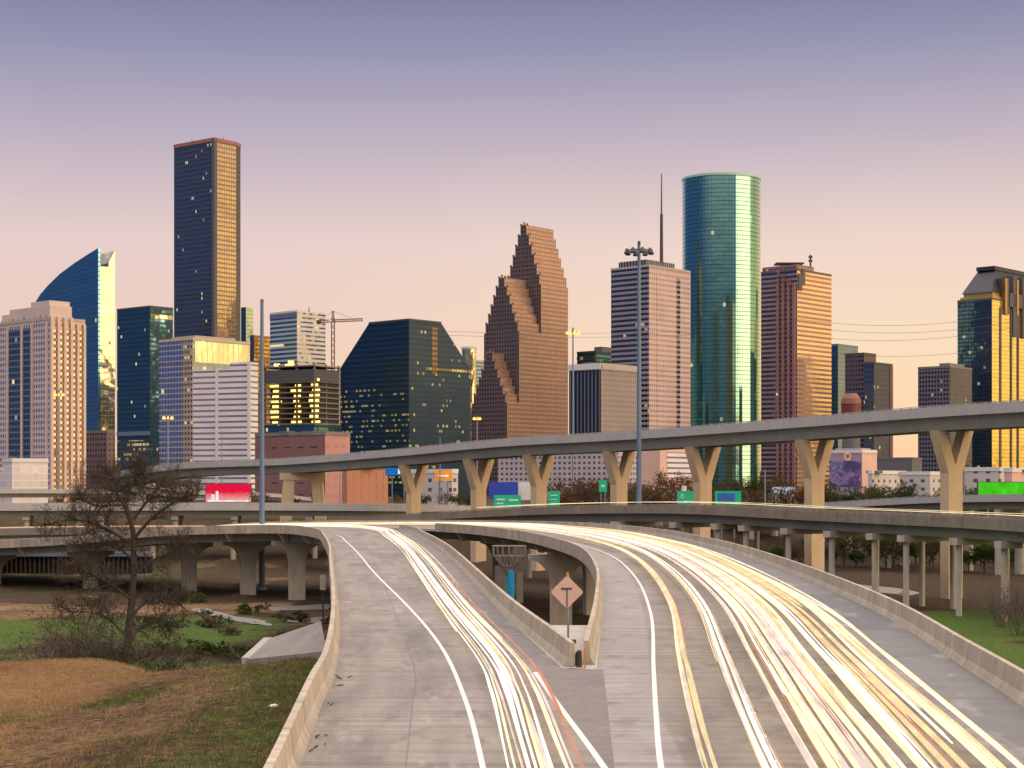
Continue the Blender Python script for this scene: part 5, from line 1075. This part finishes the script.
for u in list(range(395, 480, 15))+list(range(60, 300, 17)): plant(rr.choice((1,0,2)), u+rr.uniform(-5,5), rr.uniform(560,640), rr.uniform(.4,.7))
for u in range(640, 1060, 11): plant(rr.choice((0,4,1,4,0)), u+rr.uniform(-5,5), rr.uniform(398,425), rr.uniform(.45,.75))  # added row, put in to darken the view under the viaducts
for i, f in enumerate(used):
    if not f: plant(i, 900+i*20, 600, .6)
# tufts of dry and green grass on the near bank (one mass)
def tufts(name, mat, n, fn, seed, hgt):
    rg = random.Random(seed); mb = MB(); c_ = 0
    while c_ < n:
        x, y = rg.uniform(-50,-6), rg.uniform(68,150)
        if not fn(x, y, rg): continue
        c_ += 1; z = ground_z(x, y)-.03
        for k in range(4):
            a = rg.uniform(0, 2*PI); h = hgt*rg.uniform(.5,1.3); q = Vector((x+rg.uniform(-.2,.2), y+rg.uniform(-.2,.2), z)); s = Vector((math.cos(a),math.sin(a),0))*.022; l = Vector((rg.uniform(-.6,.6)*h, rg.uniform(-.6,.6)*h, h))
            mb.face([q-s, q+s, q+l])
    o = mb.build(name, mat, fix=False, face_uv=False); tag(o, kind='stuff'); return o
def on_bank(x, y): return x < interp(LLc, y)-1.6
tufts('dry_grass', leafmat('straw', (.2,.11,.045), (.52,.34,.16), .3), 30000, lambda x, y, r: on_bank(x,y) and r.random() < kinds(x,y)[1] and r.random() > kinds(x,y)[0], 1, .2)
tufts('green_grass', leafmat('fresh_grass', (.05,.065,.018), (.17,.19,.06), .3), 14000, lambda x, y, r: on_bank(x,y) and r.random() < kinds(x,y)[0], 2, .18)
# ------------------------------------------------------------------ streaks of vehicle light
TR = [emit('headlight_streak', (1,.82,.52), 1.4), emit('golden_streak', (1,.74,.40), 1.1), emit('white_streak', (1,.93,.80), 1.5), emit('red_streak', (1,.40,.26), .8), emit('rosy_streak', (1,.80,.70), 1.0), emit('amber_streak', (.95,.55,.22), .8)]
def trail(A, B, t0, amp, ph, i0, i1, h, r, mat, label, group):
    pts = []
    for i in range(i0, i1, 2):
        s = i/NS; tt = t0+amp*math.sin(s*9+ph)
        pts.append(A[i].lerp(B[i], tt)+Vector((0,0,h)))
    mb = MB(); n = len(pts); mb.tube(pts, [r*(.25 if j in (0,n-1) else .8+.35*math.sin(j*.31+ph)) for j in range(n)], 6)
    tag(mb.build('light_streak', mat, smooth=True, fix=False, face_uv=False), label, 'light streak', group)
rr = random.Random(4)
def band(A, B, ts, n, label, group, r=(.03,.07), i0=(0,0), i1=(NS,NS), mats=(0,0,2,1,4), amp=.006):
    for q in range(n):
        t0 = rr.uniform(*ts); trail(A, B, t0, rr.uniform(0,amp), rr.uniform(0,6), rr.randint(*i0), rr.randint(*i1), rr.uniform(.55,.8), rr.uniform(*r), TR[rr.choice(mats)], label, group)
IA, IB = RVLc, RRc
def lane(A, B, ts, n, label, group, r, i0, ln, mats, amp):
    for q in range(n):
        t0 = rr.uniform(*ts); a = rr.randint(*i0); e = min(a+rr.randint(*ln), 238); am = rr.uniform(0, amp); ph = rr.uniform(0, 6); h = rr.uniform(.55, .8); rad = rr.uniform(*r)
        trail(A, B, t0, am, ph, a, e, h, rad, TR[rr.choice(mats)], label, group)
        if rr.random() < .45: trail(A, B, t0+.0075, am, ph, a+rr.randint(0,6), max(e-rr.randint(0,25), a+12), h-.1, rad*.5, TR[rr.choice((1,5,1,3))], label, group)
LB_L, GR_L = 'narrow pale streak in the bundle winding down the left ramp', 'light streaks on the left ramp'
for ts in ((.60,.64),(.66,.70),(.71,.745),(.765,.80)): lane(LLc, LVRc, ts, 2, LB_L, GR_L, (.04,.075), (0,6), (215,236), (0,0,2,4), .012)
lane(LLc, LVRc, (.61,.79), 6, LB_L, GR_L, (.045,.08), (8,70), (60,140), (0,0,2,1,4), .04)
lane(LLc, LVRc, (.58,.80), 5, LB_L, GR_L, (.045,.07), (60,110), (60,120), (0,0,2,4), .05)
for q in range(2): trail(LLc, LVRc, .812+.008*q, .004, q, 0, 90, .7, .035, TR[3], 'thin red streak on the inner edge of the left ramp bundle', 'red streaks on the left ramp')
G1, L1 = 'light streaks in the leftmost lane of the right ramp', 'streak in the thin pair left of the dashed lane line on the right ramp'
lane(IA, IB, (.235,.275), 3, L1, G1, (.05,.09), (0,5), (200,236), (0,1,4), .008); lane(IA, IB, (.235,.285), 4, L1, G1, (.05,.08), (10,80), (50,110), (0,1,4), .008)
G1, L1 = 'light streaks beside the dashed line', 'streak just left of the dashed lane line on the right ramp'
lane(IA, IB, (.32,.365), 3, L1, G1, (.05,.09), (0,5), (200,236), (0,2,4), .008); lane(IA, IB, (.31,.37), 4, L1, G1, (.05,.09), (8,80), (50,120), (0,1,4), .012)
G2, L2 = 'light streaks in the dense middle bundle of the right ramp', 'streak in the dense bright bundle along the middle of the right ramp'
for ts in ((.425,.45),(.46,.49),(.50,.53),(.54,.575)): lane(IA, IB, ts, 4, L2, G2, (.045,.10), (0,4), (205,236), (0,0,1,2,4), .006)
lane(IA, IB, (.425,.585), 11, L2, G2, (.06,.11), (4,80), (30,130), (0,2,1,0), .012)
G3, L3 = 'light streaks in the outer lanes of the right ramp', 'golden streak in the outer bundle of the right ramp next to the dark shoulder'
for ts in ((.61,.64),(.655,.69),(.72,.745),(.76,.80)): lane(IA, IB, ts, 3, L3, G3, (.05,.11), (0,4), (205,236), (0,1,1,2), .006)
lane(IA, IB, (.61,.79), 6, L3, G3, (.05,.1), (4,80), (30,130), (1,0,1,2), .01)
for q in range(3): trail(IA, IB, (.445,.52,.665)[q], .004, q, 0, 150, .75, .03, TR[3], 'thin red streak running among the golden ones on the right ramp', 'red streaks on the right ramp')
# streaks on the other viaducts
def via_trail(path, off, h, r, mat, label, group, f0=0, f1=1):
    n = len(path); pts = []
    for i in range(int(f0*n), max(int(f1*n), 2)):
        a, b = path[max(i-1,0)], path[min(i+1,n-1)]; t_ = b-a; t_.z = 0; t_.normalize(); pts.append(path[i]+Vector((t_.y,-t_.x,0))*off+Vector((0,0,h)))
    mb = MB(); mb.tube(pts, r, 5); tag(mb.build('light_streak', mat, fix=False, face_uv=False), label, 'light streak', group)
for off in (-3.5,3): via_trail(v2c, off, 1.75, .05, TR[0 if off < 0 else 1], 'faint streak along the top of the low weathered viaduct', 'streaks on the low weathered viaduct', 0, .74)
for off, m_ in ((-3,0),(0,3),(2,3)): via_trail(v6c, off, 1.3, .1, TR[m_], 'streak on the low service viaduct behind the left ramp', 'streaks on the service viaduct', 0, .6)
bpy.context.view_layer.update()
